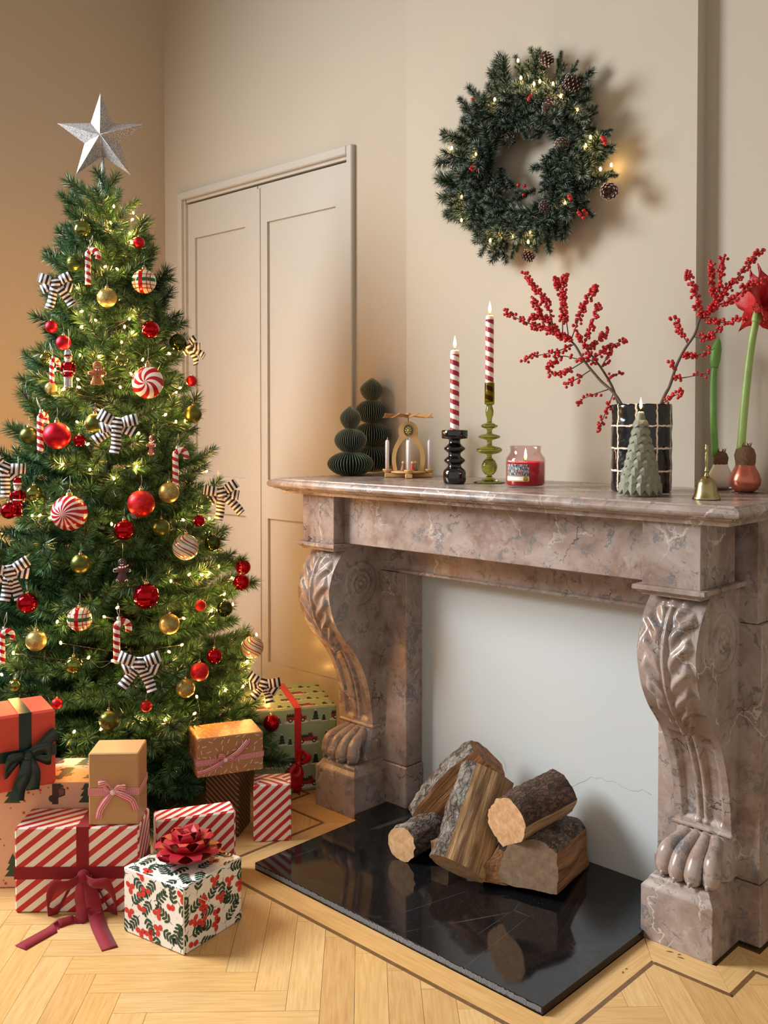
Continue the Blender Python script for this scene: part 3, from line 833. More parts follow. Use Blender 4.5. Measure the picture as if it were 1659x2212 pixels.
# wooden candle carousel
PINE = plain('pale_pine', (205, 165, 108), 0.5, var=0.12, vscale=40)
PINE_D = plain('pine_blade', (186, 138, 84), 0.5, var=0.1, vscale=60)
WAX = plain('white_wax', (228, 222, 222), 0.45, Subsurface_Weight=0.15)
WICK = plain('burnt_wick', (40, 34, 30), 0.9)
cp = thing('candle_carousel', 'wooden candle carousel with arched nativity and propeller blades', 'ornament', on_mantel(882, 1031), YAW)
mb = MB()
for a in (0, 90): mb.box((0, 0, 0.008), (0.165, 0.024, 0.014), T=Matrix.Rotation(R(a), 4, 'Z'), bev=0.002)
mb.build('cross_base', PINE, cp)
mb = MB(); mb.lathe([(0.0, 0.016), (0.060, 0.016), (0.062, 0.019), (0.060, 0.022), (0.0, 0.022)], 32); mb.build('platform', PINE, cp)
arch_o = [(-0.052, 0.022), (-0.058, 0.06), (-0.052, 0.10), (-0.036, 0.132), (-0.031, 0.146), (-0.034, 0.160), (-0.030, 0.178), (-0.016, 0.191), (0.0, 0.195)]
arch_o += [(-x, z) for x, z in arch_o[-2::-1]]
arch_i = [(-0.038, 0.022), (-0.043, 0.06), (-0.039, 0.092), (-0.026, 0.118), (-0.012, 0.133), (0.0, 0.137)]
arch_i += [(-x, z) for x, z in arch_i[-2::-1]]
oo = catmull([(x, 0, z) for x, z in arch_o], 3); ii = catmull([(x, 0, z) for x, z in arch_i], 3)
n = 48
def resample(p, n):
    ln = [0]
    for i in range(1, len(p)): ln.append(ln[-1]+(p[i]-p[i-1]).length)
    return [p[max(0, min(len(p)-2, bisect(ln, ln[-1]*k/(n-1))-1))].lerp(p[max(0, min(len(p)-2, bisect(ln, ln[-1]*k/(n-1))-1))+1], (lambda j: (ln[-1]*k/(n-1)-ln[j])/max(1e-9, ln[j+1]-ln[j]))(max(0, min(len(p)-2, bisect(ln, ln[-1]*k/(n-1))-1)))) for k in range(n)]
oo, ii = resample(oo, n), resample(ii, n)
vs = []
for y in (-0.007, 0.007): vs += [p+V((0, y, 0)) for p in oo] + [p+V((0, y, 0)) for p in ii]
fs = []
for k in range(n-1):
    fs += [(k, k+1, n+k+1, n+k), (2*n+k+1, 2*n+k, 3*n+k, 3*n+k+1), (k+1, k, 2*n+k, 2*n+k+1), (n+k, n+k+1, 3*n+k+1, 3*n+k)]
mb = MB(); mb.add(vs, fs, smooth=False); ar = mb.build('arch', PINE, cp)
mb = MB(); mb.lathe([(0.0, 0.0), (0.0155, 0.0), (0.0165, 0.0015), (0.0165, 0.002)], 24, T=Matrix.Translation((0, -0.0075, 0.163)) @ Matrix.Scale(1.25, 4, (0, 0, 1)) @ Matrix.Rotation(pi/2, 4, 'X')); mb.build('medallion', plain('grey_medallion', (120, 112, 92), 0.5), ar)
mb = MB()
for k in range(8):
    a = 2*pi*k/8; mb.tube([(0.011*cos(a), -0.0105, 0.163+0.013*sin(a)), (0.005*cos(a), -0.0105, 0.163+0.006*sin(a))], 0.0025, 6)
mb.ball((0, -0.0105, 0.163), 0.005, 10, 6); mb.build('rosette', plain('straw', (200, 178, 112), 0.5), ar)
mb = MB(); mb.tube([(0, 0, 0.022), (0, 0, 0.222)], 0.0016, 6); mb.build('spindle', plain('steel_pin', (120, 118, 112), 0.3, 0.9), cp)
hub = MB(); hub.lathe([(0.0, 0.208), (0.010, 0.208), (0.011, 0.213), (0.010, 0.221), (0.004, 0.224), (0.0, 0.225)], 14); hb = hub.build('hub', PINE_D, cp)
for k in range(8):
    a = 2*pi*(k+0.3)/8
    T = Matrix.Rotation(a, 4, 'Z') @ Matrix.Translation((0.046, 0, 0.214)) @ Matrix.Rotation(R(24), 4, 'X')
    mb = MB(); mb.prism([(-0.038, -0.006, -0.0008), (0.040, -0.019, -0.0008), (0.040, 0.019, -0.0008), (-0.038, 0.006, -0.0008)], (0, 0, 0.0016), T=T); mb.build('propeller_blade', PINE_D, cp)
for (x, y), cc, cl in (((-0.018, -0.006), (150, 110, 90), 'kneeling'), ((0.014, -0.012), (190, 60, 50), 'red'), ((0.002, 0.012), (215, 200, 180), 'white'), ((0.024, 0.008), (120, 130, 100), 'green')):
    mb = MB(); mb.lathe([(0.0, 0.022), (0.009, 0.022), (0.0095, 0.026), (0.006, 0.040), (0.0045, 0.046), (0.0, 0.047)], 12, c=(x, y, 0)); mb.ball((x, y, 0.051), 0.0055, 10, 8, 1)
    mb.build('figurine', [plain('figure_'+cl, cc, 0.5), plain('figure_skin', (214, 176, 140), 0.5)], cp)
ends = [(-0.073, 0), (0.073, 0), (0, -0.073), (0, 0.073)]
for x, y in ends:
    mb = MB(); mb.lathe([(0.0, 0.015), (0.008, 0.015), (0.012, 0.020), (0.0165, 0.026), (0.0165, 0.029), (0.0075, 0.029), (0.0070, 0.023), (0, 0.023)], 18, c=(x, y, 0)); mb.build('candle_cup', PINE, cp)
cR = Matrix.Rotation(YAW, 4, 'Z')
for (x, y), lab in zip(ends, ('slim white candle on the left arm of the wooden carousel', 'slim pinkish white candle on the right arm of the wooden carousel', 'slim white candle in front of the wooden carousel arch', 'slim white candle behind the wooden carousel arch')):
    p = cR @ V((x, y, 0)); o = cp.location
    k = thing('slim_candle', lab, 'candle', (o.x+p.x, o.y+p.y, ZM+0.0235), 0, 'slim candles of the carousel')
    mb = MB(); mb.lathe([(0.0, 0.0), (0.0068, 0.0), (0.0068, 0.098), (0.0056, 0.104), (0.0025, 0.107), (0.0, 0.1075)], 16); mb.build('wax', WAX, k)
    mb = MB(); mb.tube([(0, 0, 0.107), (0.0006, 0, 0.111), (0.002, 0, 0.115)], 0.0009, 6); mb.build('wick', WAX, k)

# candles with flames
FLAME = NT('candle_flame')
FLAME.b.inputs['Base Color'].default_value = (0, 0, 0, 1)
_em = FLAME.ramp(FLAME.sep(FLAME.coord('Generated'))[2], [(0.0, (255, 120, 30)), (0.25, (255, 190, 90)), (0.6, (255, 240, 190)), (1.0, (255, 205, 120))])
FLAME.put(FLAME.b.inputs['Emission Color'], _em); FLAME.b.inputs['Emission Strength'].default_value = 9.0
FLAME = FLAME.mat
def flame(parent, z, s=1.0, power=0.5, x=0, y=0):
    mb = MB(); mb.tube([(x, y, z-0.004*s), (x, y, z+0.003*s)], 0.0008, 6); mb.build('wick', WICK, parent)
    pr = [(0.0001, 0.0), (0.0022, 0.002), (0.0040, 0.007), (0.0043, 0.011), (0.0034, 0.018), (0.0018, 0.026), (0.0001, 0.034)]
    mb = MB(); mb.lathe([(r*s, z+h*s) for r, h in pr], 12, c=(x, y, 0)); f = mb.build('flame', FLAME, parent)
    d = bpy.data.lights.new('flame_light', 'POINT'); d.energy = power; d.color = (1.0, 0.66, 0.36); d.shadow_soft_size = 0.006
    o = link('flame_light', d, parent, (x, y, z+0.014*s)); return f
def m_cane(name, ca, cb, turns_per_m, n=1, duty=0.5, rough=0.3, **kw):
    t = NT(name); x = t.sep(t.coord('UV'))
    f = t.math('FRACT', t.math('ADD', t.math('MULTIPLY', x[0], float(n)), t.math('MULTIPLY', x[1], turns_per_m)))
    return t.set(t.mix(t.math('GREATER_THAN', f, duty), ca, cb), rough, **kw)
CANDLE_STRIPE = m_cane('red_white_spiral_wax', (150, 20, 44), (236, 222, 214), 33.0, 1, 0.5, 0.4, Subsurface_Weight=0.1)
def striped_candle(loc, h, r, label):
    c = thing('striped_candle', label, 'candle', loc, 0, 'striped dinner candles')
    mb = MB(); mb.lathe([(r*0.92, 0), (r, 0.002)] + [(r, 0.002+(h-0.016)*k/30) for k in range(1, 31)] , 24, closed=True); mb.build('wax_body', CANDLE_STRIPE, c)
    mb = MB(); mb.lathe([(r, h-0.014), (r*0.98, h-0.006), (r*0.8, h-0.001), (r*0.45, h), (0, h-0.001)], 24); mb.build('molten_top', plain('molten_wax', (250, 220, 204), 0.2, Subsurface_Weight=0.8, Subsurface_Radius=(1.0, 0.5, 0.3), Subsurface_Scale=0.01), c)
    flame(c, h+0.005, 1.15, 0.6)
    return c
BLACKG = plain('black_glass', (6, 6, 8), 0.04, Specular_IOR_Level=0.8)
pk = on_mantel(982, 1045); k = depth(pk)/F_PX
t = thing('candlestick', 'black glass candlestick of stacked discs on the mantel', 'candlestick', pk)
pr = [(0, 0), (20.5, 0), (23.5, 3), (25, 12), (24.5, 26), (22, 31), (17, 35), (14, 39), (14.5, 42), (20, 46), (23, 49.5), (23, 51.5), (20, 55), (13.5, 60), (13, 64), (14, 67), (19, 71), (23, 74.5), (23, 77.5), (19, 81), (13, 87), (12, 92), (12.5, 95), (17, 97), (26, 97.5), (28, 99), (28.5, 106), (28.5, 114), (27.5, 116), (14, 116.5), (11, 115), (10.2, 104), (0, 104)]
mb = MB(); mb.lathe([(r*k, z*k) for r, z in pr], 40); mb.build('stacked_body', BLACKG, t)
striped_candle((pk[0], pk[1], ZM+104.5*k), (937-763+10)*k, 9.8*k, 'shorter red and white striped candle burning in the black candlestick')
def glass(name, col, rough=0.03, ior=1.45):
    t = NT(name)
    return t.set(col, rough, 0.0, Transmission_Weight=1.0, IOR=ior)
GREENG = glass('olive_green_glass', (160, 164, 74), 0.02)
pk = on_mantel(1057, 1043); k = depth(pk)/F_PX
t = thing('candlestick', 'tall olive green glass candlestick of bubbles and discs', 'candlestick', pk)
pr = [(0, 0.5), (33, 0.5), (34, 1.5), (30, 3.0), (18, 6), (9, 11), (6, 14), (5.5, 17), (10, 19), (15, 25), (17.5, 33), (17, 39), (13, 47), (8, 52), (5.5, 54.5), (5.5, 60), (8, 62), (20, 64), (27, 68), (28, 72), (24, 76.5), (12, 79.5), (6, 81), (5.5, 85), (5.5, 91), (8, 93), (18, 95), (23.5, 98), (23.5, 101), (18, 104), (8, 106), (5.5, 108), (5.5, 114), (8, 117), (15, 119), (18, 122), (17.5, 125), (12, 128), (6, 130), (5, 133), (6, 140), (8.5, 147), (9, 155), (7, 163), (5.5, 166), (8, 168.5), (10.6, 170), (10.6, 172.5), (0, 173)]
mb = MB()
mb.lathe([(r*k, z*k) for r, z in pr], 36, rad=lambda kk, j: (1.0 if j > 3 or j == 0 else 1+0.05*cos(kk*2*pi*4/36*2)))
mb.build('blown_glass_body', GREENG, t)
mb = MB(); mb.lathe([(10.6*k, 172*k), (10.8*k, 174*k), (10.6*k, 215*k), (10.2*k, 216*k), (9.6*k, 215*k), (9.5*k, 174*k)], 36); mb.build('candle_socket', thin_glass('thin_olive_glass', (206, 204, 120)), t)
striped_candle((pk[0], pk[1], ZM+175*k), (1043-175-682)*k, 8.9*k, 'taller red and white striped candle burning in the green glass candlestick')

# jar candle
pk = on_mantel(1135, 1052); k = depth(pk)/F_PX
j = thing('jar_candle', 'red scented candle burning in a glass jar with a paper label', 'candle', pk, YAW)
GL = thin_glass('clear_thin_glass', (248, 240, 240))
outer = [(0, 0), (38, 0), (41.5, 3), (42.5, 8), (42.5, 58), (41, 64), (36, 70), (33.5, 74), (33, 78), (33, 84), (34, 86), (34, 88), (32.5, 89)]
inner = [(31.5, 88), (31, 78), (33.5, 70), (39, 63), (40.5, 57), (40.5, 8), (38, 4), (0, 3)]
mb = MB(); mb.lathe([(r*k, z*k) for r, z in outer+inner], 40); mb.build('glass_jar', GL, j)
REDWAX = plain('red_wax', (190, 14, 42), 0.3, Subsurface_Weight=0.35, Subsurface_Radius=(1.0, 0.15, 0.15), Subsurface_Scale=0.03)
mb = MB(); mb.lathe([(0, 4*k), (37*k, 4.5*k), (40.2*k, 8.5*k), (40.2*k, 55*k), (38*k, 54*k), (0, 53.5*k)], 40); mb.build('wax', REDWAX, j)
flame(j, 58*k, 1.05, 0.6)
lab = MB()
N = 12; a0, a1 = R(-90-72), R(-90+2)
zz = (14*k, 51*k); rr = 42.9*k
vs, fs, us = [], [], []
for i in range(N+1):
    a = a0+(a1-a0)*i/N
    vs += [(rr*cos(a), rr*sin(a), zz[0]), (rr*cos(a), rr*sin(a), zz[1])]
    if i < N: fs.append((2*i, 2*i+2, 2*i+3, 2*i+1)); us.append([(i/N, 0), ((i+1)/N, 0), ((i+1)/N, 1), (i/N, 1)])
lab.add(vs, fs, 0, us, True)
t = NT('paper_label'); x = t.sep(t.coord('UV')); n1 = t.noise(t.mapping(t.coord('UV'), (16, 3, 1)), 2.0, 3, 0.6)
pic = t.ramp(n1, [(0.35, (40, 40, 42)), (0.5, (150, 150, 152)), (0.62, (226, 226, 230))], 'CONSTANT')
hut = t.math('MULTIPLY', t.math('COMPARE', x[0], 0.62, 0.12), t.math('COMPARE', x[1], 0.52, 0.06))
pic = t.mix(hut, pic, (150, 60, 40))
bandc = t.mix(t.math('COMPARE', x[1], 0.17, 0.10), (176, 150, 96), (236, 230, 214))
t.set(t.mix(t.math('GREATER_THAN', x[1], 0.32), bandc, pic), 0.5); lab.build('paper_label', t.mat, j)
mb = MB(); T = Matrix.Rotation(R(-90-8)+pi/2, 4, 'Z') @ Matrix.Translation((0, -rr-0.0006, 20*k)) @ Matrix.Rotation(pi/2, 4, 'X'); mb.lathe([(0, 0.0004), (5*k, 0.0004), (5.4*k, 0.0)], 20, T=T); mb.build('gold_seal', plain('gold_foil', (170, 140, 60), 0.35, 0.8), j)
# lettering moulded on the jar, bent round the glass
fc = bpy.data.curves.new('jar_lettering', 'FONT'); fc.body = 'YANKEE CANDLE'; fc.size = 6.2*k; fc.align_x = 'LEFT'
fo = bpy.data.objects.new('jar_lettering', fc); COL.objects.link(fo); bpy.context.view_layer.update()
me_ = bpy.data.meshes.new_from_object(fo.evaluated_get(bpy.context.evaluated_depsgraph_get())); bpy.data.objects.remove(fo)
wx = max(v.co.x for v in me_.vertices); span = R(66)
for v in me_.vertices:
    a = R(-90-70)+span*v.co.x/wx; r_ = 43.0*k; zz_ = 54.5*k+v.co.y; v.co = V((r_*cos(a), r_*sin(a), zz_))
me_.materials.clear(); me_.materials.append(plain('white_lettering', (238, 214, 214), 0.4)); lt = link('lettering', me_, j); lt['kind'] = 'stuff'

# vase with grid glaze
def m_vase():
    t = NT('black_vase_cream_grid'); x = t.sep(t.coord('UV')); wob = t.noise(t.mapping(t.coord('UV'), (14, 40, 1)), 2.2, 2)
    u = t.math('ADD', t.math('MULTIPLY', x[0], 9.0), t.math('MULTIPLY', t.math('SUBTRACT', wob, 0.5), 0.16))
    v = t.math('ADD', t.math('MULTIPLY', x[1], 1/0.0615), t.math('MULTIPLY', t.math('SUBTRACT', wob, 0.5), 0.14))
    lu = t.math('LESS_THAN', t.math('PINGPONG', u, 0.5), 0.042); lv = t.math('LESS_THAN', t.math('PINGPONG', t.math('ADD', v, 0.05), 0.5), 0.038)
    m = t.math('MAXIMUM', lu, lv)
    t.bump(t.math('ADD', t.noise(t.coord(), 26, 2), t.math('MULTIPLY', m, -0.25)), 0.35, 0.01)
    return t.set(t.mix(m, (20, 20, 23), (214, 196, 176)), t.math('ADD', t.math('MULTIPLY', m, 0.4), 0.16))
vz = on_mantel(1385, 1061); k = depth(vz)/F_PX
va = thing('vase', 'black cylindrical vase with a hand drawn cream grid', 'vase', vz, 0.15)
pr = [(0, 0), (58, 0), (62, 1.5), (63.5, 5)] + [(63.5+0.6*sin(i*1.3), 5+i*8.7) for i in range(1, 21)] + [(64, 184), (63, 188), (60, 188), (58.5, 184), (58, 12), (0, 11)]
mb = MB(); mb.lathe([(r*k, z*k) for r, z in pr], 72, rad=lambda a, jj: 1+0.008*sin(a*2*pi/72*7+jj*0.9)+0.006*sin(a*2*pi/72*3-jj*0.6))
mb.build('glazed_body', m_vase(), va)

# winterberry branches
BARKT = plain('twig_bark', (84, 68, 58), 0.8, var=0.3, vscale=90, bump=0.4, bscale=200)
BERRY = plain('red_berry', (178, 20, 26), 0.32, var=0.15, vscale=30)
def zb(x, y): return (1060+x*0.3611, 520+y*0.3611)
mbB = MB(); mbB.ball((0, 0, 0), 1.0, 8, 6); 
def berry_branch(label, base_uv, stem, twigs, tilt, d0, dens=1.0, seed=1):
    rng = random.Random(seed)
    dv = depth((vz[0], vz[1], 1.4))
    def pos(x, y):
        u, v = zb(x, y); return atd(u, v, dv + d0 + tilt*(u-1385)*0.0012 + rng.uniform(-0.008, 0.008))
    inside = V((vz[0], vz[1], ZM+0.03)) + RT*((zb(*stem[0])[0]-1385)*-0.0006)
    root = thing('berry_branch', label, 'branch', inside, 0, 'winterberry branches in the vase')
    loc = lambda p: p - inside
    sp = catmull([inside]+[pos(*q) for q in stem], 6)
    mb = MB(); mb.tube([loc(p) for p in sp], [0.0048-(0.0034)*i/(len(sp)-1) for i in range(len(sp))], 8); mb.build('stem', BARKT, root)
    def cluster(path, dn, par, skip=0.15):
        m2 = MB(); L = sum((path[i+1]-path[i]).length for i in range(len(path)-1)); nb = max(4, int(L*dn*1.45))
        for _ in range(nb):
            t = rng.uniform(skip, 1.0); i = min(int(t*(len(path)-1)), len(path)-2); p = path[i].lerp(path[i+1], t*(len(path)-1)-i)
            off = V((rng.gauss(0, 1), rng.gauss(0, 1), rng.gauss(0, 1))).normalized()*rng.uniform(0.0045, 0.0125)
            r = rng.uniform(0.0040, 0.0053); b = len(m2.v)
            m2.ball(loc(p+off), r, 8, 6)
        m2.build('berry_cluster', BERRY, par)
    for tw, dn in twigs:
        pts = [pos(*q) for q in tw]
        # start on the nearest point of the stem or an earlier twig
        near = min(sp, key=lambda s: (s-pts[0]).length)
        if (near-pts[0]).length < 0.06: pts[0] = near
        pth = catmull(pts, 5)
        mb = MB(); mb.tube([loc(p) for p in pth], [0.0019-0.001*i/(len(pth)-1) for i in range(len(pth))], 6); tw_o = mb.build('twig', BARKT, root)
        cluster(pth, dn*dens, tw_o)
    half = sp[int(len(sp)*0.5):]
    cluster(half, 230*dens, root, 0.2)
    if len(stem) > 6: cluster(sp[int(len(sp)*0.48):int(len(sp)*0.80)], 330*dens, root, 0.1)
berry_branch('large winterberry branch leaning left from the vase towards the candles', None, [(785,985),(650,830),(560,720),(500,620),(430,570),(330,530),(180,475),(75,415)],
    [([(470,580),(440,400),(400,270),(390,230)], 330), ([(440,560),(432,330),(450,205)], 300), ([(400,500),(330,360),(260,280),(195,185)], 300), ([(520,560),(545,420),(590,330),(630,275)], 330),
     ([(500,635),(400,660),(270,690),(190,718)], 190), ([(560,730),(460,780),(400,800),(335,795)], 190), ([(560,730),(430,690),(370,730),(330,760)], 170), ([(590,790),(510,830),(440,858)], 170), ([(690,900),(600,925),(505,968)], 90), ([(720,940),(690,1020),(642,1135)], 170),
     ([(330,530),(290,420),(245,340)], 260), ([(430,570),(330,470),(240,455)], 300)], -0.5, -0.02, 1.0, 3)
berry_branch('second left leaning winterberry branch with short twigs behind the larger one', None, [(770,985),(720,860),(660,760),(600,680),(550,615),(520,540)],
    [([(560,620),(610,490),(650,390)], 250), ([(590,660),(650,590),(705,530)], 330), ([(630,700),(700,640),(810,590)], 230), ([(680,750),(700,690),(725,640)], 230), ([(710,815),(750,800),(795,795)], 150), ([(650,740),(560,700),(500,720)], 180)], 0.1, 0.05, 1.0, 5)
berry_branch('winterberry branch leaning right from the vase towards the red flower', None, [(1015,985),(1070,870),(1110,750),(1160,650),(1220,560),(1250,470),(1290,430),(1340,390),(1420,290),(1500,190),(1560,110),(1630,50)],
    [([(1250,470),(1225,330),(1180,195)], 330), ([(1340,390),(1330,260),(1318,140)], 290), ([(1350,360),(1380,200),(1398,90)], 280), ([(1360,400),(1450,350),(1540,270),(1640,235)], 260), ([(1290,480),(1400,490),(1525,465)], 230), ([(1220,580),(1300,580),(1385,515)], 260),
     ([(1165,620),(1130,530),(1090,450)], 240), ([(1145,690),(1220,690),(1340,645)], 230), ([(1105,760),(1085,740),(1065,730)], 230), ([(1095,830),(1180,815),(1310,790)], 90), ([(1030,970),(1080,940),(1145,900)], 230)], -0.55, -0.02, 1.0, 8)

# sage tree candle
tcp = on_mantel(1383, 1071); k = depth(tcp)/F_PX
tc = thing('tree_candle', 'grey green wax candle moulded as a fir tree, burning in front of the vase', 'candle', tcp, 0.2)
SAGE = plain('sage_wax', (128, 128, 108), 0.5, Subsurface_Weight=0.2, Subsurface_Radius=(0.01, 0.01, 0.006))
mb = MB(); mb.lathe([(0, 0), (36*k, 0), (38*k, 3*k), (10*k, 165*k), (8.5*k, 172*k), (7.5*k, 179*k), (5*k, 182*k), (0, 182*k)], 28); mb.build('wax_core', SAGE, tc)
rows = 9
for rI in range(rows):
    z = (3+rI*18.0)*k; q = 1-rI/(rows+0.6); rad = (11+34*q)*k; n = max(6, int(10*q+5)); hgt = (30*q+12)*k
    mb = MB()
    for i in range(n):
        a = 2*pi*(i+0.5*(rI % 2))/n; wd = rad*pi/n*1.12
        # pointed scale: top narrow, bottom tip hanging outward
        T = Matrix.Rotation(a, 4, 'Z')
        ri, ro = rad*0.62, rad
        vs = [(ri, -wd*0.75, z+hgt), (ri, wd*0.75, z+hgt), (ro*0.93, -wd, z+hgt*0.35), (ro*1.02, 0, z+hgt*0.55), (ro*0.93, wd, z+hgt*0.35), (ro*1.04, 0, z), (ri, -wd*0.8, z+hgt*0.15), (ri, wd*0.8, z+hgt*0.15)]
        fs = [(0, 2, 3), (0, 3, 1), (1, 3, 4), (2, 5, 3), (3, 5, 4), (2, 6, 5), (4, 5, 7), (5, 6, 7), (0, 6, 2), (1, 4, 7)]
        mb.add(vs, fs, 0, None, False, T)
    o = mb.build('scale_row', SAGE, tc)
flame(tc, 187*k, 0.9, 0.5)

# brass bell
BRASS = plain('aged_brass', (158, 142, 102), 0.30, 1.0, var=0.15, vscale=40, bump=0.08, bscale=120)
bp = on_mantel(1526, 1079); k = depth(bp)/F_PX
bl = thing('hand_bell', 'small brass hand bell with a turned handle', 'bell', bp)
pr = [(27, 3), (29.5, 0.5), (30, 1.5), (28, 6), (25, 12), (23, 20), (21.5, 30), (20, 36), (16, 43), (10, 47), (6, 49), (0, 49.5)]
mb = MB(); mb.lathe([(r*k, z*k) for r, z in pr], 36); mb.build('bell_body', BRASS, bl)
pr = [(0, 48), (5.5, 49), (6.5, 52), (4, 55), (3, 58), (5, 60.5), (5.5, 62.5), (3.4, 65), (3.2, 72), (4.3, 80), (4.5, 90), (3.6, 97), (3.8, 99), (3, 101), (4.3, 106), (4.4, 111), (3.4, 114), (3.8, 116), (3.0, 119), (0, 120.5)]
mb = MB(); mb.lathe([(r*k, z*k) for r, z in pr], 20); mb.build('handle', BRASS, bl)
mb = MB(); mb.tube([(0, 0, 40*k), (0, 0, 10*k)], 0.0016, 6); mb.ball((0, 0, 9*k), 0.0065, 10, 8); mb.build('clapper', BRASS, bl)

# waxed amaryllis bulbs on wire stands
COPPER = plain('copper_wax', (176, 100, 78), 0.27, 0.7, var=0.12, vscale=30, bump=0.1, bscale=60)
WHITEW = plain('white_bulb_wax', (222, 210, 196), 0.4)
BULBSKIN = plain('papery_bulb_skin', (96, 68, 48), 0.9, var=0.4, vscale=120, bump=0.6, bscale=200)
STEMG = plain('amaryllis_stem', (142, 168, 88), 0.4, var=0.15, vscale=20)
STEMD = plain('amaryllis_bud_stem', (98, 150, 66), 0.4, var=0.15, vscale=20)
WIRE = plain('copper_wire', (120, 84, 62), 0.4, 0.9)
def amaryllis(u, v, cw, prof, label, stem_px, rs, mat_stem, dstem=0.0):
    p = on_mantel(u, v); k = depth(p)/F_PX
    a = thing('amaryllis_bulb', label, 'plant', p, 0, 'waxed amaryllis bulbs on the mantel')
    mb = MB(); mb.lathe([(r*k, z*k+0.004) for r, z in prof['wax']], 32); mb.build('wax_coat', cw, a)
    mb = MB(); mb.lathe([(r*k, z*k+0.004) for r, z in prof['skin']], 24, rad=lambda kk, jj: 1+0.12*noise.noise(V((kk*0.9, jj*1.7, u)))); mb.build('bulb_top', BULBSKIN, a)
    for i in range(6):
        an = 2*pi*i/6+0.4; mb = MB(); r0 = prof['skin'][-2][0]*k; z0 = prof['skin'][-2][1]*k
        mb.tube([(r0*0.7*cos(an), r0*0.7*sin(an), z0-0.004), (r0*0.9*cos(an), r0*0.9*sin(an), z0+0.008), (r0*1.2*cos(an+0.3), r0*1.2*sin(an+0.3), z0+0.015)], [0.003, 0.002, 0.0006], 5); mb.build('dry_leaf', BULBSKIN, a)
    P_ = V(p); pts = [atd(x, y, depth(p)+dstem*i) - P_ for i, (x, y) in enumerate(stem_px)]
    pth = catmull(pts, 6); mb = MB(); mb.tube(pth, [rs*k*(1.0-0.18*i/len(pth)) for i in range(len(pth))], 14); mb.build('flower_stalk', mat_stem, a)
    return a, p, k, pth
wp = dict(wax=[(0, 0), (15, 0), (22, 5), (26, 14), (26, 24), (22, 36), (17, 46), (14, 54)], skin=[(14.5, 50), (15.5, 56), (16, 66), (14, 74), (10, 78), (5, 80)])
a1, p1, k1, st1 = amaryllis(1609, 1066, COPPER, dict(wax=[(0, 0), (17, 0), (26, 6), (32.5, 17), (33, 27), (29, 40), (23, 51), (19, 60)], skin=[(19.5, 56), (21, 64), (22, 80), (19, 92), (12, 98), (6, 101)]), 'copper waxed amaryllis bulb with tall stalk and open red flower', [(1600,975),(1606,900),(1614,820),(1624,740),(1634,690)], 9.0, STEMG)
a2, p2, k2, st2 = amaryllis(1556, 1058, WHITEW, wp, 'white waxed amaryllis bulb with a closed green bud', [(1545,985),(1541,900),(1541,830),(1544,790)], 7.6, STEMD)
bud = [atd(x, y, depth(p2))-V(p2) for x, y in ((1544,795),(1545,778),(1547,758),(1550,744),(1553,730))]
mb = MB(); mb.tube(catmull(bud, 5), [float(x)*k2 for x in np.interp(np.linspace(0, 1, 21), [0, 0.25, 0.55, 0.85, 1], [7.5, 11, 11.5, 6.5, 1])], 14); mb.build('bud', STEMD, a2)
for a_, k_ in ((a1, k1), (a2, k2)):
    st = thing('wire_stand', 'thin copper wire stand under the copper waxed bulb' if a_ is a1 else 'thin copper wire stand under the white waxed bulb', 'stand', tuple(a_.location), 0, 'wire bulb stands')
    mb = MB()
    for r in (0.016, 0.024, 0.034):
        mb.tube([(r*cos(t*2*pi/30), r*sin(t*2*pi/30), 0.0026) for t in range(31)], 0.0011, 5, cap=False)
    for i in range(3):
        an = 2*pi*i/3+0.5; mb.tube([(0, 0, 0.0026), (0.044*cos(an), 0.044*sin(an), 0.0026), (0.047*cos(an), 0.047*sin(an), 0.001)], 0.0011, 5)
    mb.build('wire_rings', WIRE, st)
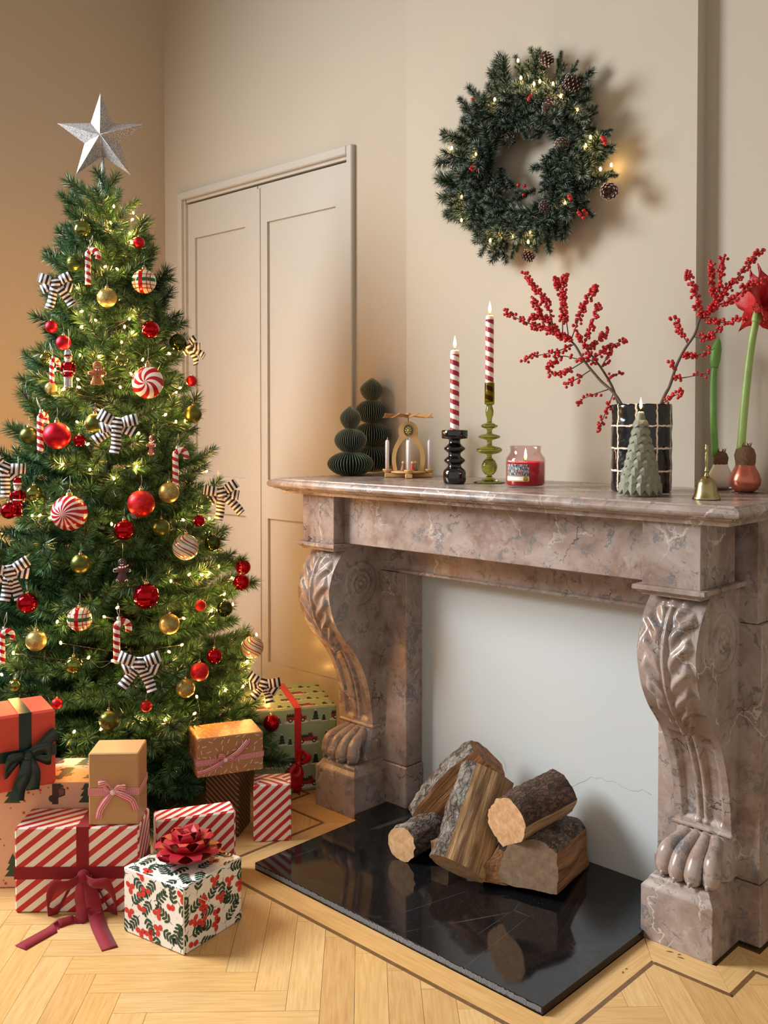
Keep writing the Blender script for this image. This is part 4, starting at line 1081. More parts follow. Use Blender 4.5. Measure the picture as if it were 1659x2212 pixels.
# flower
def m_petal():
    t = NT('red_petal'); x = t.sep(t.coord('UV'))
    t.bump(t.noise(t.mapping(t.coord('UV'), (30, 3, 1)), 2, 3), 0.3, 0.004)
    return t.set(t.mix(t.noise(t.mapping(t.coord('UV'), (12, 2, 1)), 2, 3), (150, 10, 16), (206, 26, 30)), 0.45, Subsurface_Weight=0.1, Subsurface_Radius=(0.01, 0.002, 0.002))
PETAL = m_petal()
top = st1[-1]
mb = MB(); mb.tube(catmull([top-V((0,0,0.01)), top+V((0, 0, 0.012)), top+V((0.002, 0.0, 0.03))], 5), [0.010, 0.012, 0.0125, 0.012, 0.011, 0.010, 0.009, 0.008, 0.007, 0.006, 0.004], 12); mb.build('bract', STEMG, a1)
def flower(c, direction, label):
    d = V(direction).normalized(); x = d.orthogonal().normalized(); y = d.cross(x)
    fl = thing('flower', None, None); fl.parent = a1
    for i in range(6):
        an = 2*pi*i/6; rad = x*cos(an)+y*sin(an); tan = d.cross(rad)
        L, W = (0.105, 0.030) if i % 2 == 0 else (0.100, 0.024)
        vs, fs, us = [], [], []
        for s in range(13):
            t = s/12; out = 0.010+0.018*t+0.075*t**2.2; fwd = L*(t-0.30*t**3)
            w2 = W*(0.22+0.78*sin(pi*min(1, t*0.80+0.06)))*(1 if t < 0.85 else max(0.05, (1-t)/0.15))
            for q in (-1, -0.5, 0, 0.5, 1):
                vs.append(c + d*(fwd-0.006*abs(q)**2*sin(pi*t)+0.003*sin(t*9+q*5)) + rad*(out-0.010*q*q*(0.4+t)) + tan*w2*q); 
        for s in range(12):
            for q in range(4):
                b = s*5+q; fs.append((b, b+1, b+6, b+5)); us.append([(q/4, s/12), ((q+1)/4, s/12), ((q+1)/4, (s+1)/12), (q/4, (s+1)/12)])
        mb = MB(); mb.add(vs, fs, 0, us, True); o = mb.build('petal', PETAL, fl)
        so = o.modifiers.new('thickness', 'SOLIDIFY'); so.thickness = 0.0012
    for i in range(5):
        an = 2*pi*i/5+0.3; mb = MB(); mb.tube(catmull([c, c+d*0.05+(x*cos(an)+y*sin(an))*0.008, c+d*0.085+(x*cos(an)+y*sin(an))*0.016], 4), 0.0012, 5); mb.ball(c+d*0.086+(x*cos(an)+y*sin(an))*0.016, 0.003, 8, 6, 1)
        mb.build('stamen', [PETAL, plain('pollen', (206, 170, 70), 0.7)], fl)
    return fl
fb = top+V((0, 0, 0.028))
flower(fb, tuple(RT*0.2-FW*0.45+V((0, 0, 0.16))), '')
flower(fb+RT*0.010, tuple(RT*0.95-FW*0.1+V((0, 0, 0.12))), '')
flower(fb+V((0, 0, 0.004)), tuple(RT*0.5+FW*0.7+V((0, 0, 0.25))), '')

# ------------------------------------------------------------------ needles: sprigs shared by many branches
def m_needle(name, a, b, tip=None, tipstart=0.7, tipfac=0.8, rough=0.38):
    t = NT(name); x = t.sep(t.coord('UV')); oi = t.n('ShaderNodeObjectInfo').outputs['Random']
    f = t.math('ADD', t.math('MULTIPLY', x[0], 0.75), t.math('MULTIPLY', oi, 0.25))
    c = t.mix(f, a, b)
    c = t.mix(t.ramp(x[1], [(0.0, (255, 255, 255)), (0.5, (0, 0, 0))]), c, [q*0.45 for q in a])  # needle base darkened in colour to paint in the dark gaps between tufts
    if tip: c = t.mix(t.math('MULTIPLY', t.math('GREATER_THAN', x[1], tipstart), t.math('MULTIPLY', t.math('GREATER_THAN', x[0], 0.55), tipfac)), c, tip)
    return t.set(c, rough, Specular_IOR_Level=0.5)
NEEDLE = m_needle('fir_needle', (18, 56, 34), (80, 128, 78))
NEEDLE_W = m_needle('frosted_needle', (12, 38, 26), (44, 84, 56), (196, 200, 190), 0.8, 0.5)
TWIG = plain('fir_twig', (58, 48, 30), 0.8)
def brush(mb, p0, p1, per_m, nl, wid, rng, spread=(40, 64), bare=0.0, tipball=True, sides=5, stem_r=0.0022):
    p0, p1 = V(p0), V(p1); ax = p1-p0; L = ax.length; ax = ax.normalized()
    x = ax.orthogonal().normalized(); y = ax.cross(x)
    mb.tube([p0, p0.lerp(p1, 0.5), p1], [stem_r, stem_r*0.8, stem_r*0.5], sides, 1, cap=False)
    n = int(L*per_m*(1-bare)); b = len(mb.v)
    vs, fs, us = [], [], []
    def needle(q, d, l):
        s = d.cross(V((rng.uniform(-1, 1), rng.uniform(-1, 1), rng.uniform(-1, 1))))
        s = s.normalized()*wid*0.5
        k = len(vs); m = q+d*l*0.45
        bend = V((0, 0, -l*0.03))
        vs.extend([q-s*0.6, q+s*0.6, m+s+bend*0.3, q+d*l+bend, m-s+bend*0.3])
        c = rng.random()
        fs.append((k, k+1, k+2, k+4)); us.append([(c, 0), (c, 0), (c, 0.5), (c, 0.5)])
        fs.append((k+4, k+2, k+3)); us.append([(c, 0.82), (c, 0.82), (c, 1.0)])
    for i in range(n):
        t = bare+(1-bare)*i/n; a = i*2.39996+rng.uniform(-0.4, 0.4)
        sp = R(rng.uniform(*spread)); l = nl*rng.uniform(0.8, 1.12)
        if t > 0.9: sp *= 0.85
        needle(p0+ax*L*t, (ax*cos(sp)+(x*cos(a)+y*sin(a))*sin(sp)).normalized(), l)
    if tipball:
        for i in range(10):
            a = i*2.39996; sp = R(rng.uniform(5, 40)); needle(p1, (ax*cos(sp)+(x*cos(a)+y*sin(a))*sin(sp)).normalized(), nl*rng.uniform(0.7, 1.0))
    mb.add(vs, fs, 0, us, False)
def branch_mesh(L, seed, nl=0.043, dens=1750, wid=0.0027):
    """one fir branch along +X, length L, with side twigs in a loose fan"""
    rng = random.Random(seed); mb = MB()
    ctrl = [V((0, 0, 0)), V((L*0.5, rng.uniform(-0.02, 0.02), -0.012)), V((L, rng.uniform(-0.02, 0.02), 0.012))]
    def on(t): return (ctrl[0]*(1-t)**2 + ctrl[1]*2*t*(1-t) + ctrl[2]*t*t)
    mb.tube([on(i/6) for i in range(7)], [0.0045-0.0025*i/6 for i in range(7)], 5, 1, cap=False)
    s0 = 0.30
    K = 4
    for i in range(K):
        t0, t1 = s0+(1-s0)*i/K, s0+(1-s0)*(i+1)/K
        brush(mb, on(t0), on(t1), dens, nl, wid, rng, tipball=(i == K-1))
    nt = max(3, int(L/0.078))
    for i in range(nt):
        t = 0.30+0.58*i/max(1, nt-1); sd = 1 if i % 2 else -1
        ln = min(0.15, 0.07+0.16*(1-t)+0.02)*rng.uniform(0.8, 1.15)
        an = sd*R(rng.uniform(32, 58)); el = R(rng.uniform(-12, 30))
        d = V((cos(an)*cos(el), sin(an)*cos(el), sin(el)))
        brush(mb, on(t), on(t)+d*ln, dens, nl*rng.uniform(0.85, 1.0), wid, rng)
    return mb.mesh('branch', [NEEDLE, TWIG])

# ------------------------------------------------------------------ Christmas tree
TX, TY = -3.143, 1.832
RZ = [0.0, 0.10, 0.28, 0.42, 0.75, 1.0, 1.34, 1.68, 2.01, 2.13]
RR = [0.58, 0.62, 0.62, 0.58, 0.505, 0.42, 0.330, 0.245, 0.155, 0.06]
def tree_r(z): return float(np.interp(z, RZ, RR))
GIFT_BOXES = []   # filled by the gift section: (matrix world->local, half extents) so branches keep clear
tree = thing('christmas_tree', 'tall artificial green fir tree decorated with lights and baubles', 'tree', (TX, TY, 0))
mb = MB(); mb.tube([(0, 0, 0.02), (0, 0, 1.2), (0.0, 0, 2.10)], [0.02, 0.016, 0.006], 10); mb.build('trunk', plain('trunk_green_pole', (32, 40, 26), 0.7), tree)
mb = MB()
for i in range(4):
    a = pi/4+i*pi/2; mb.tube([(0.02*cos(a), 0.02*sin(a), 0.16), (0.09*cos(a), 0.09*sin(a), 0.05), (0.24*cos(a), 0.24*sin(a), 0.012)], 0.010, 8)
mb.build('stand', plain('stand_metal', (30, 34, 30), 0.5, 0.5), tree)
LENS = (0.16, 0.22, 0.29, 0.37, 0.46, 0.56, 0.65)
BR = {L: [branch_mesh(L, 100*i+j) for j in range(4)] for i, L in enumerate(LENS)}
rng = random.Random(77)
def add_branch(root, tip, name='branch'):
    root, tip = V(root), V(tip); d = tip-root; ln = d.length+0.0
    L = min(LENS, key=lambda l: abs(l-ln)); me = rng.choice(BR[L])
    q = d.to_track_quat('X', 'Z')
    o = link(name, me, tree, root, None, ln/L)
    o.rotation_mode = 'QUATERNION'
    from mathutils import Quaternion
    o.rotation_quaternion = q @ Quaternion((1, 0, 0), rng.uniform(-0.5, 0.5))
    return o
TREE_BRANCHES = []
lev = 0; z = 0.06
while z < 2.02:
    r = tree_r(z); n = max(5, int(2*pi*r/0.235)+3)
    ph = rng.random()*6.28
    for i in range(n):
        a = ph+2*pi*(i+rng.uniform(-0.25, 0.25))/n
        zt = z+rng.uniform(-0.04, 0.04); rr = tree_r(zt)*rng.uniform(0.82, 1.03)-0.025
        el = np.interp(zt, [0.05, 0.4, 1.2, 1.8, 2.1], [-2, 6, 16, 28, 48])+rng.uniform(-7, 7)
        tip = V((rr*cos(a), rr*sin(a), zt)); root = V((0.012*cos(a), 0.012*sin(a), max(0.17 if zt < 0.3 else 0.1, zt-rr*math.tan(R(float(el))))))
        TREE_BRANCHES.append((root, tip))
    z += 0.094 if z < 1.3 else 0.086
TREE_BRANCHES += [(V((0, 0, 1.99)), V(RT*0.022)+V((0, 0, 2.150))), (V((0, 0, 1.97)), V(RT*-0.05-FW*0.05)+V((0, 0, 2.125))), (V((0, 0, 1.96)), V((0.01, 0.0, 2.10))), (V((0, 0, 2.01)), V(RT*-0.115)+V((0, 0, 2.10))), (V((0, 0, 1.99)), V(RT*-0.10-FW*0.05)+V((0, 0, 2.065))), (V((0, 0, 1.90)), V(RT*0.12)+V((0, 0, 1.97))), (V((0, 0, 1.86)), V(FW*-0.12)+V((0, 0, 1.98)))]
TP0 = V((TX, TY, 0))
LOW_FRONT = [(V((0.01, -0.01, max(0.12, t_.z+0.06))), t_-TP0) for t_ in (atd(335, 1625, 2.98), atd(392, 1655, 3.05), atd(352, 1712, 3.0), atd(408, 1720, 3.1), atd(300, 1570, 2.98), atd(372, 1582, 3.0), atd(425, 1690, 3.25), atd(610, 1655, 3.3), atd(585, 1620, 3.32))]

# ---- ornaments: a point on the front of the tree for a pixel
def on_tree(u, v, out=0.0):
    best = None; d0 = depth((TX, TY, 1.0))
    for i in range(200):
        t = d0-0.80+i*0.004
        p = atd(u, v, t); r = math.hypot(p.x-TX, p.y-TY)
        if r < tree_r(max(p.z, 0.12))*0.98+out: return p
        if best is None or r-tree_r(p.z) < best[0]: best = (r-tree_r(p.z), p)
    return best[1]
def px2m(p): return depth(p)/F_PX
def glit(name, col, rough=0.35):
    t = NT(name); c = t.coord(); n = t.voronoi(c, 34.0, 'F1', 1)
    v = t.sep(n)[0]
    t.bump(v, 0.8, 0.05)
    return t.set(t.mix(v, [x*0.6 for x in col], [min(255, x*1.35) for x in col]), rough, 0.75)
def metalb(name, col, rough): return plain(name, col, rough, 0.92)
def swirl(name, twist, n, ca, cb, duty=0.5, flat=True, third=None):
    """candy swirl around the local Y axis (flat) or around the vertical axis"""
    t = NT(name); o = t.sep(t.coord())
    if flat:
        ang = t.math('ARCTAN2', o[2], o[0]); r = t.math('SQRT', t.math('ADD', t.math('POWER', o[0], 2.0), t.math('POWER', o[2], 2.0)))
        e = t.math('ADD', t.math('MULTIPLY', ang, n/(2*pi)), t.math('MULTIPLY', r, twist))
    else:
        ang = t.math('ARCTAN2', o[1], o[0]); e = t.math('ADD', t.math('MULTIPLY', ang, n/(2*pi)), t.math('MULTIPLY', o[2], twist))
    f = t.math('FRACT', t.math('ADD', e, 20.0))
    c = t.mix(t.math('GREATER_THAN', f, duty), ca, cb)
    if third: c = t.mix(t.math('COMPARE', f, 0.55, 0.05), c, third)
    return t.set(c, 0.22, 0.25)
def plaid(name):
    t = NT(name); o = t.sep(t.coord())
    def band(s, c, w): return t.math('COMPARE', s, c, w)
    wob = t.noise(t.coord(), 2.0, 1)
    x = t.math('ADD', o[0], t.math('MULTIPLY', wob, 0.08)); z_ = t.math('ADD', o[2], t.math('MULTIPLY', wob, 0.08))
    c = t.mix(band(z_, 0.12, 0.15), (226, 214, 186), (18, 92, 44))
    c = t.mix(band(x, -0.05, 0.17), c, (170, 20, 26))
    for s, p in ((z_, -0.30), (z_, -0.58), (z_, 0.55), (x, -0.52), (x, 0.45), (x, 0.72)): c = t.mix(band(s, p, 0.03), c, (150, 24, 28))
    return t.set(c, 0.15, 0.3)
BM = dict(red_gloss=metalb('red_gloss_bauble', (168, 12, 26), 0.07), red_matte=metalb('red_satin_bauble', (190, 30, 46), 0.38), red_glit=glit('red_glitter_bauble', (186, 26, 30)),
          green_gloss=metalb('green_gloss_bauble', (118, 128, 62), 0.07), green_matte=metalb('olive_satin_bauble', (92, 98, 46), 0.36), gold=glit('gold_glitter_bauble', (156, 140, 84)),
          dark_gloss=metalb('dark_green_gloss_bauble', (62, 72, 34), 0.07), plaid=plaid('plaid_bauble'), mint=swirl('peppermint_disc', 1.3, 7, (178, 18, 28), (236, 226, 214), 0.5),
          swirl=swirl('swirl_bauble', 1.1, 14, (172, 22, 38), (232, 212, 204), 0.58), stripe=swirl('striped_bauble', 1.5, 5, (206, 194, 176), (150, 24, 36), 0.86, False, (28, 84, 48)))
GOLD = plain('gold_cap', (206, 172, 104), 0.25, 1.0); SILVER = plain('silver_cap', (214, 210, 204), 0.25, 1.0)
THREAD = plain('thread', (190, 184, 170), 0.6)
mb = MB(); mb.ball((0, 0, 0), 1.0, 32, 20); BALL = mb.mesh('ball', BM['red_gloss'])
mb = MB(); mb.lathe([(0.0, 1.16), (0.17, 1.15), (0.19, 1.12), (0.19, 0.98), (0.22, 0.95), (0.22, 0.93)], 14); CAP = mb.mesh('cap', GOLD)
mb = MB(); mb.tube([(0.09*sin(t*pi/6), 0, 1.22-0.09*cos(t*pi/6)) for t in range(13)], 0.018, 5, cap=False); mb.tube([(0, 0, 1.30), (0.04, 0.05, 1.75), (0.0, 0.1, 2.1)], 0.010, 4); LOOP = mb.mesh('hanger', THREAD)
BALLM = {}
for kx, mt in BM.items():
    me = BALL.copy(); me.materials.clear(); me.materials.append(mt); BALLM[kx] = me
def bauble(u, v, rp, kind, label, sy=1.0, out=0.012):
    p = on_tree(u, v, out); r = rp*px2m(p)
    p = p - ray(u, v).normalized()*r*0.5
    b = thing('bauble', label, 'bauble', p, YAW+0.12*sin(u), 'baubles hanging on the tree')
    b.scale = (r,)*3
    o = link('ball', BALLM[kind], b); o.scale = (1, sy, 1)
    link('cap', CAP, b); link('hanger', LOOP, b)
    return b
for a in (
 (178,496,19,'green_gloss','glossy pale green bauble highest on the left side of the tree'), (300,524,12.5,'red_matte','small satin red bauble highest on the right side of the tree'),
 (162,567,17.5,'green_matte','satin olive bauble left of the uppermost candy cane'), (311,608,26,'plaid','upper plaid bauble in red, green and cream right of the trunk'),
 (231,643,21,'gold','gold glitter bauble right below the uppermost candy cane'), (111,706,13.5,'red_matte','small satin red bauble below the upper left striped bow'),
 (325,712,19,'red_gloss','glossy red bauble below the upper plaid bauble'), (137,740,16,'red_matte','satin red bauble right above the silver nutcracker'),
 (262,777,14,'green_gloss','small glossy green bauble above left of the peppermint disc'), (319,826,35,'mint','big flat peppermint disc with red and white swirl'),
 (385,740,19,'dark_gloss','dark glossy green bauble beside the upper right striped bow'), (98,774,13,'green_gloss','small glossy green bauble left of the silver nutcracker'),
 (414,823,12,'red_matte','small dim red bauble on the right edge beside the peppermint disc'), (110,838,13,'gold','dim gold bauble below left of the silver nutcracker'),
 (62,941,19,'green_matte','satin olive bauble far left, beside the edge-on candy cane'), (123,941,29,'red_matte','large satin red bauble at left, right of an edge-on candy cane'),
 (172,952,13.5,'red_gloss','small glossy red bauble right of the large satin red one'), (205,914,21,'green_matte','satin olive bauble touching the striped bow in mid tree'),
 (417,895,19,'green_matte','satin olive bauble on the right edge below the peppermint disc'), (19,1103,18,'red_gloss','glossy red bauble behind the red nutcracker at far left'),
 (73,1066,18,'green_gloss','glossy green bauble right of the red nutcracker'), (150,1108,38,'swirl','big red and white swirl bauble left of centre'),
 (305,1088,29,'red_glit','large red glitter bauble in the centre of the tree'), (365,1064,22,'gold','gold glitter bauble beside the large red glitter one'),
 (430,1125,12.5,'red_gloss','tiny glossy red bauble below the right edge striped bow'), (268,1145,22,'red_gloss','deep red bauble half hidden below the large glitter one'),
 (348,1139,18,'green_matte','dark olive bauble above the striped white bauble'), (401,1182,28,'stripe','white bauble with red and green curved stripes right of centre'),
 (459,1173,18,'dark_gloss','dark green bauble right of the central white striped one'), (174,1218,21,'green_matte','satin olive bauble below the big swirl bauble'),
 (525,1225,16.5,'red_gloss','upper of two red baubles touching at the right edge'), (521,1258,18,'red_gloss','lower of two red baubles touching at the right edge'),
 (59,1303,22,'red_gloss','glossy red bauble at left below a striped bow'), (316,1288,28,'red_gloss','large glossy red bauble below the gingerbread man'),
 (433,1308,12,'red_glit','tiny red bauble beside the dark green one low on the right'), (485,1315,17.5,'dark_gloss','dark glossy green bauble below the two red ones'),
 (172,1337,26,'plaid','lower plaid bauble in red, green and cream at left'), (366,1348,22,'gold','gold glitter bauble below right of the large glossy red one'),
 (78,1384,22,'gold','gold glitter bauble low at far left'), (159,1437,19,'green_gloss','glossy green gold bauble left of the lowest central bow'),
 (463,1417,17,'red_gloss','red glossy lobed bauble low on the right'), (545,1398,24,'stripe','white bauble with curved red and green stripes at the right edge'),
 (431,1451,20,'red_glit','red glitter bauble low on the right'), (401,1487,20,'gold','gold glitter bauble below the red glitter one low on the right'),
 (316,1525,12.5,'red_glit','tiny red glitter bauble below the lowest central bow'), (235,1556,21,'green_matte','satin olive bauble hanging lowest, above the kraft gift'),
 (586,1562,18,'red_gloss','glossy red bauble beside the green truck paper gift'), (33,1481,14,'green_gloss','small glossy green bauble above the red gift'),
 (123,1520,12,'red_matte','small dim red bauble behind the red gift')):
    bauble(*a, sy=0.42 if a[3] == 'mint' else 1.0)

CANE = m_cane('candy_cane_stripe', (172, 20, 32), (236, 226, 216), 42.0, 1, 0.5, 0.15)
def candy_cane(u, v, hp, label, yaw=0.0, flip=1):
    p = on_tree(u, v, 0.02); k = px2m(p); h = hp*k; r = h*0.085; R_ = h*0.15
    c = thing('candy_cane', label, 'ornament', p - ray(u, v).normalized()*0.015, YAW+yaw, 'candy canes hanging on the tree')
    pts = [(0, 0, -h/2), (0, 0, -h*0.2), (0, 0, h/2-R_)] + [(flip*(R_-R_*cos(t)), 0, h/2-R_+R_*sin(t)) for t in [i*pi/7 for i in range(1, 8)]] + [(flip*2*R_, 0, h/2-R_*1.7)]
    mb = MB(); mb.tube(catmull(pts, 4), r, 14); mb.build('striped_cane', CANE, c)
    mb = MB(); mb.lathe([(0, h/2+r*1.6), (r*0.6, h/2+r*1.5), (r*0.7, h/2+r*0.4)], 10, c=(flip*R_*0.4, 0, 0)); mb.build('cap', SILVER, c)
    mb = MB(); mb.tube([(flip*R_*0.4, 0, h/2+r*1.5), (flip*R_*0.4+0.006, 0.01, h/2+0.03), (flip*R_*0.4+0.004, 0.02, h/2+0.055)], 0.0006, 4); mb.tube([(flip*R_*0.4, 0, h/2+r*1.5), (flip*R_*0.4-0.002, 0.01, h/2+0.03), (flip*R_*0.4+0.004, 0.02, h/2+0.055)], 0.0006, 4); mb.build('thread', THREAD, c)
candy_cane(190, 578, 74, 'uppermost candy cane near the top of the tree')
candy_cane(87, 935, 80, 'candy cane seen edge-on at far left', R(80))
candy_cane(379, 1010, 75, 'candy cane on the right side above the gold bauble', R(15))
candy_cane(252, 1388, 88, 'candy cane just left of the lowest central bow', R(35))
candy_cane(5, 1398, 70, 'candy cane at the left picture edge, low on the tree', R(10))
candy_cane(112, 806, 60, 'candy cane half hidden left of the silver nutcracker', R(60))

def nutcracker(u, v, hp, label, redhat):
    p = on_tree(u, v, 0.03); h = hp*px2m(p)
    c = thing('nutcracker_ornament', label, 'ornament', p - ray(u, v).normalized()*0.02 - V((0, 0, h/2)), YAW+0.2, 'nutcracker ornaments')
    c.scale = (h,)*3
    RG = BM['red_gloss']; WH = plain('white_glaze', (226, 220, 212), 0.2); SK = plain('figure_face', (226, 176, 150), 0.4); SV = plain('mirror_silver', (200, 200, 204), 0.12, 1.0); BK = plain('black_lacquer', (20, 18, 20), 0.3)
    def part(nm, pr, m, x=0, y=0, n=18): mb = MB(); mb.lathe(pr, n, c=(x, y, 0)); return mb.build(nm, m, c)
    part('boots', [(0, 0), (0.11, 0), (0.12, 0.03), (0.10, 0.05), (0, 0.05)], SV if not redhat else RG)
    for s in (-1, 1): part('leg', [(0, 0.04), (0.055, 0.045), (0.05, 0.2), (0.06, 0.30), (0, 0.31)], WH if not redhat else RG, s*0.052)
    part('coat', [(0, 0.27), (0.125, 0.28), (0.12, 0.34), (0.105, 0.42), (0.12, 0.52), (0.135, 0.60), (0.10, 0.65), (0, 0.66)], RG)
    part('belt', [(0.112, 0.40), (0.118, 0.405), (0.118, 0.425), (0.112, 0.43)], WH)
    hd = part('head', [(0, 0.65), (0.07, 0.66), (0.095, 0.72), (0.09, 0.79), (0, 0.81)], SK)
    mb = MB(); mb.ball((0, -0.075, 0.69), (0.07, 0.045, 0.06), 12, 8); mb.build('beard', WH, hd)
    mb = MB(); mb.tube([(-0.05, -0.085, 0.735), (0, -0.1, 0.728), (0.05, -0.085, 0.735)], [0.008, 0.014, 0.008], 6); mb.build('moustache', BK, hd)
    mb = MB(); mb.ball((-0.035, -0.082, 0.765), 0.012, 8, 6); mb.ball((0.035, -0.082, 0.765), 0.012, 8, 6); mb.build('eyes', BK, hd)
    part('hat', [(0.098, 0.785), (0.105, 0.79), (0.10, 0.82), (0.095, 0.90), (0.085, 0.96), (0.03, 0.98), (0, 0.98)], RG if redhat else SV)
    part('hat_band', [(0.102, 0.80), (0.108, 0.805), (0.108, 0.835), (0.102, 0.84)], WH if redhat else RG)
    for s in (-1, 1):
        mb = MB(); mb.tube([(s*0.13, 0, 0.60), (s*0.165, -0.01, 0.50), (s*0.15, -0.03, 0.40)], [0.04, 0.036, 0.03], 10); mb.ball((s*0.148, -0.032, 0.375), 0.032, 10, 8, 1); mb.build('arm', [RG, SK], c)
    mb = MB(); mb.tube([(0, 0, 0.98), (0.02, 0.05, 1.25), (0.0, 0.1, 1.5)], 0.008, 4); mb.build('thread', THREAD, c)
nutcracker(147, 795, 84, 'silver hatted nutcracker ornament in the upper left of the tree', False)
nutcracker(38, 1072, 85, 'red hatted nutcracker ornament at the far left of the tree', True)

def ginger(u, v, hp, label, col, yaw=0.0):
    p = on_tree(u, v, 0.03); h = hp*px2m(p)
    c = thing('gingerbread_man', label, 'ornament', p - ray(u, v).normalized()*0.02 - V((0, 0, h/2)), YAW+yaw, 'gingerbread ornaments')
    c.scale = (h,)*3
    half = [(0, 0.24), (0.06, 0.10), (0.14, 0.02), (0.24, 0.03), (0.26, 0.12), (0.20, 0.24), (0.165, 0.36), (0.17, 0.46), (0.27, 0.42), (0.36, 0.44), (0.38, 0.52), (0.33, 0.58), (0.20, 0.62), (0.12, 0.66), (0.17, 0.76), (0.16, 0.88), (0.09, 0.97), (0, 1.0)]
    pts = catmull([(x, 0, z) for x, z in half], 3)
    # thick biscuit as quads between mirrored rows, bulging in the middle
    vs, fs = [], []
    for y in (-0.06, 0.06):
        for q in pts: vs += [V((-q.x, y*0.6, q.z)), V((0, y, q.z)), V((q.x, y*0.6, q.z))]
    n = len(pts)
    for i in range(n-1):
        a, b = 3*i, 3*(i+1); o = 3*n
        fs += [(a, a+1, b+1, b), (a+1, a+2, b+2, b+1), (o+a+1, o+a, o+b, o+b+1), (o+a+2, o+a+1, o+b+1, o+b+2), (a+2, o+a+2, o+b+2, b+2), (o+a, a, b, o+b)]
    mb = MB(); mb.add(vs, fs, 0, None, True); mb.build('biscuit', plain('biscuit_'+str(col[0]), col, 0.4, var=0.1), c)
    IC = plain('white_icing', (232, 220, 208), 0.4)
    for a in ([(-0.33, 0.55), (-0.36, 0.48), (-0.30, 0.44)], [(0.33, 0.55), (0.36, 0.48), (0.30, 0.44)], [(-0.24, 0.05), (-0.22, 0.13), (-0.12, 0.06)], [(0.24, 0.05), (0.22, 0.13), (0.12, 0.06)], [(-0.07, 0.76), (0, 0.73), (0.07, 0.76)]):
        mb = MB(); mb.tube(catmull([(x, -0.055, z) for x, z in a], 3), 0.016, 6); mb.build('icing_line', IC, c)
    for z in (0.34, 0.48): mb = MB(); mb.ball((0, -0.062, z), 0.03, 10, 6); mb.build('button', BM['red_gloss'], c)
    mb = MB(); mb.strip([(-0.15, -0.065, 0.64), (0, -0.085, 0.62), (0.16, -0.065, 0.66), (0.30, -0.05, 0.74)], V((0, 0, 0.035)), 0.01); mb.build('scarf', stripes('striped_scarf', (178, 24, 34), (236, 226, 214), 9.0, (0, 1)), c)
    for s in (-1, 1): mb = MB(); mb.ball((s*0.05, -0.055, 0.86), 0.014, 8, 6); mb.build('eye', IC, c)
    mb = MB(); mb.tube([(0, 0, 0.98), (0.02, 0.05, 1.35), (0.0, 0.1, 1.6)], 0.010, 4); mb.build('thread', GOLD, c)
ginger(210, 806, 52, 'golden gingerbread man ornament left of the peppermint disc', (176, 108, 56), 0.5)
ginger(264, 1232, 52, 'dark brown gingerbread man ornament with red and white scarf in lower tree', (64, 30, 26))
ginger(328, 962, 44, 'dark gingerbread man ornament half hidden below the mid tree bow', (84, 30, 28), -0.7)

# striped ribbon bows
BOWM = stripes('black_white_ribbon', (22, 20, 26), (232, 226, 226), 1/0.0150, (0, 1), 0.5, 0.6)
def tree_bow(u, v, wp, label, roll=0.0, yaw=0.0, tails=(-28, 24), tl=1.0):
    p = on_tree(u, v, 0.05); s = wp*px2m(p)
    c = thing('striped_bow', label, 'bow', p - ray(u, v).normalized()*0.03, 0, 'black and white striped bows on the tree')
    c.rotation_euler = (0, roll, YAW+yaw)
    hwid = 0.0188*s/0.13
    def strand(ang, ln, y0, y1):
        a = R(ang); d = V((cos(a), 0, sin(a))); wv = V((-sin(a), 0, cos(a)))
        return [d*(ln*i/7)+V((0, y0+(y1-y0)*sin(pi*i/7*0.8), 0)) for i in range(8)], [wv*hwid*(0.55+0.45*min(1, i/3)) for i in range(8)]
    for sd in (0, 180):
        for da, y0, y1, ln in ((21, -0.006, -0.028, 0.55), (-22, 0.002, -0.012, 0.50)):
            pth, wv = strand(sd+(da if sd == 0 else -da), s*ln, y0, y1)
            mb = MB(); mb.strip(pth, wv, 0.0005); mb.build('bow_loop', BOWM, c)
    for ta in tails:
        a = R(-90+ta); d = V((cos(a), 0, sin(a))); wv = V((-sin(a), 0, cos(a)))
        L = s*0.84*tl
        pth = [d*(L*i/9)+V((0, -0.004-0.010*sin(i*0.7), 0)) for i in range(10)]
        mb = MB(); mb.strip(pth, [wv*hwid*0.9]*10, 0.0005); mb.build('bow_tail', BOWM, c)
    mb = MB(); mb.strip([(0.0, -0.016, -hwid*1.1), (0, -0.022, -hwid*0.4), (0, -0.022, hwid*0.4), (0, -0.016, hwid*1.1)], V((hwid*0.95, 0, 0)), 0.001); mb.build('knot', BOWM, c)
tree_bow(123, 612, 68, 'black and white striped bow at the upper left of the tree', R(-4), 0.1, (-22, 30))
tree_bow(257, 915, 82, 'black and white striped bow in mid tree right of an olive bauble', R(8), 0, (-48, -2), 0.95)
tree_bow(12, 1010, 75, 'black and white striped bow at the left picture edge above the red nutcracker', R(25), 0.3)
tree_bow(482, 1063, 72, 'black and white striped bow on the right edge in front of the cupboard doors', R(-12), -0.1, (-22, 30))
tree_bow(22, 1232, 80, 'black and white striped bow at the left edge above a glossy red bauble', R(-10), 0.25, (-20, 6))
tree_bow(305, 1430, 84, 'black and white striped bow lowest in the middle of the tree', R(0), 0, (-38, 20))
tree_bow(572, 1474, 66, 'black and white striped bow at the lower right above the green truck gift', R(12), -0.1, (-26, 26), 0.8)
tree_bow(415, 748, 50, 'black and white striped bow at the upper right behind a dark green bauble', R(-20), -0.5, (-5, 35), 1.0)

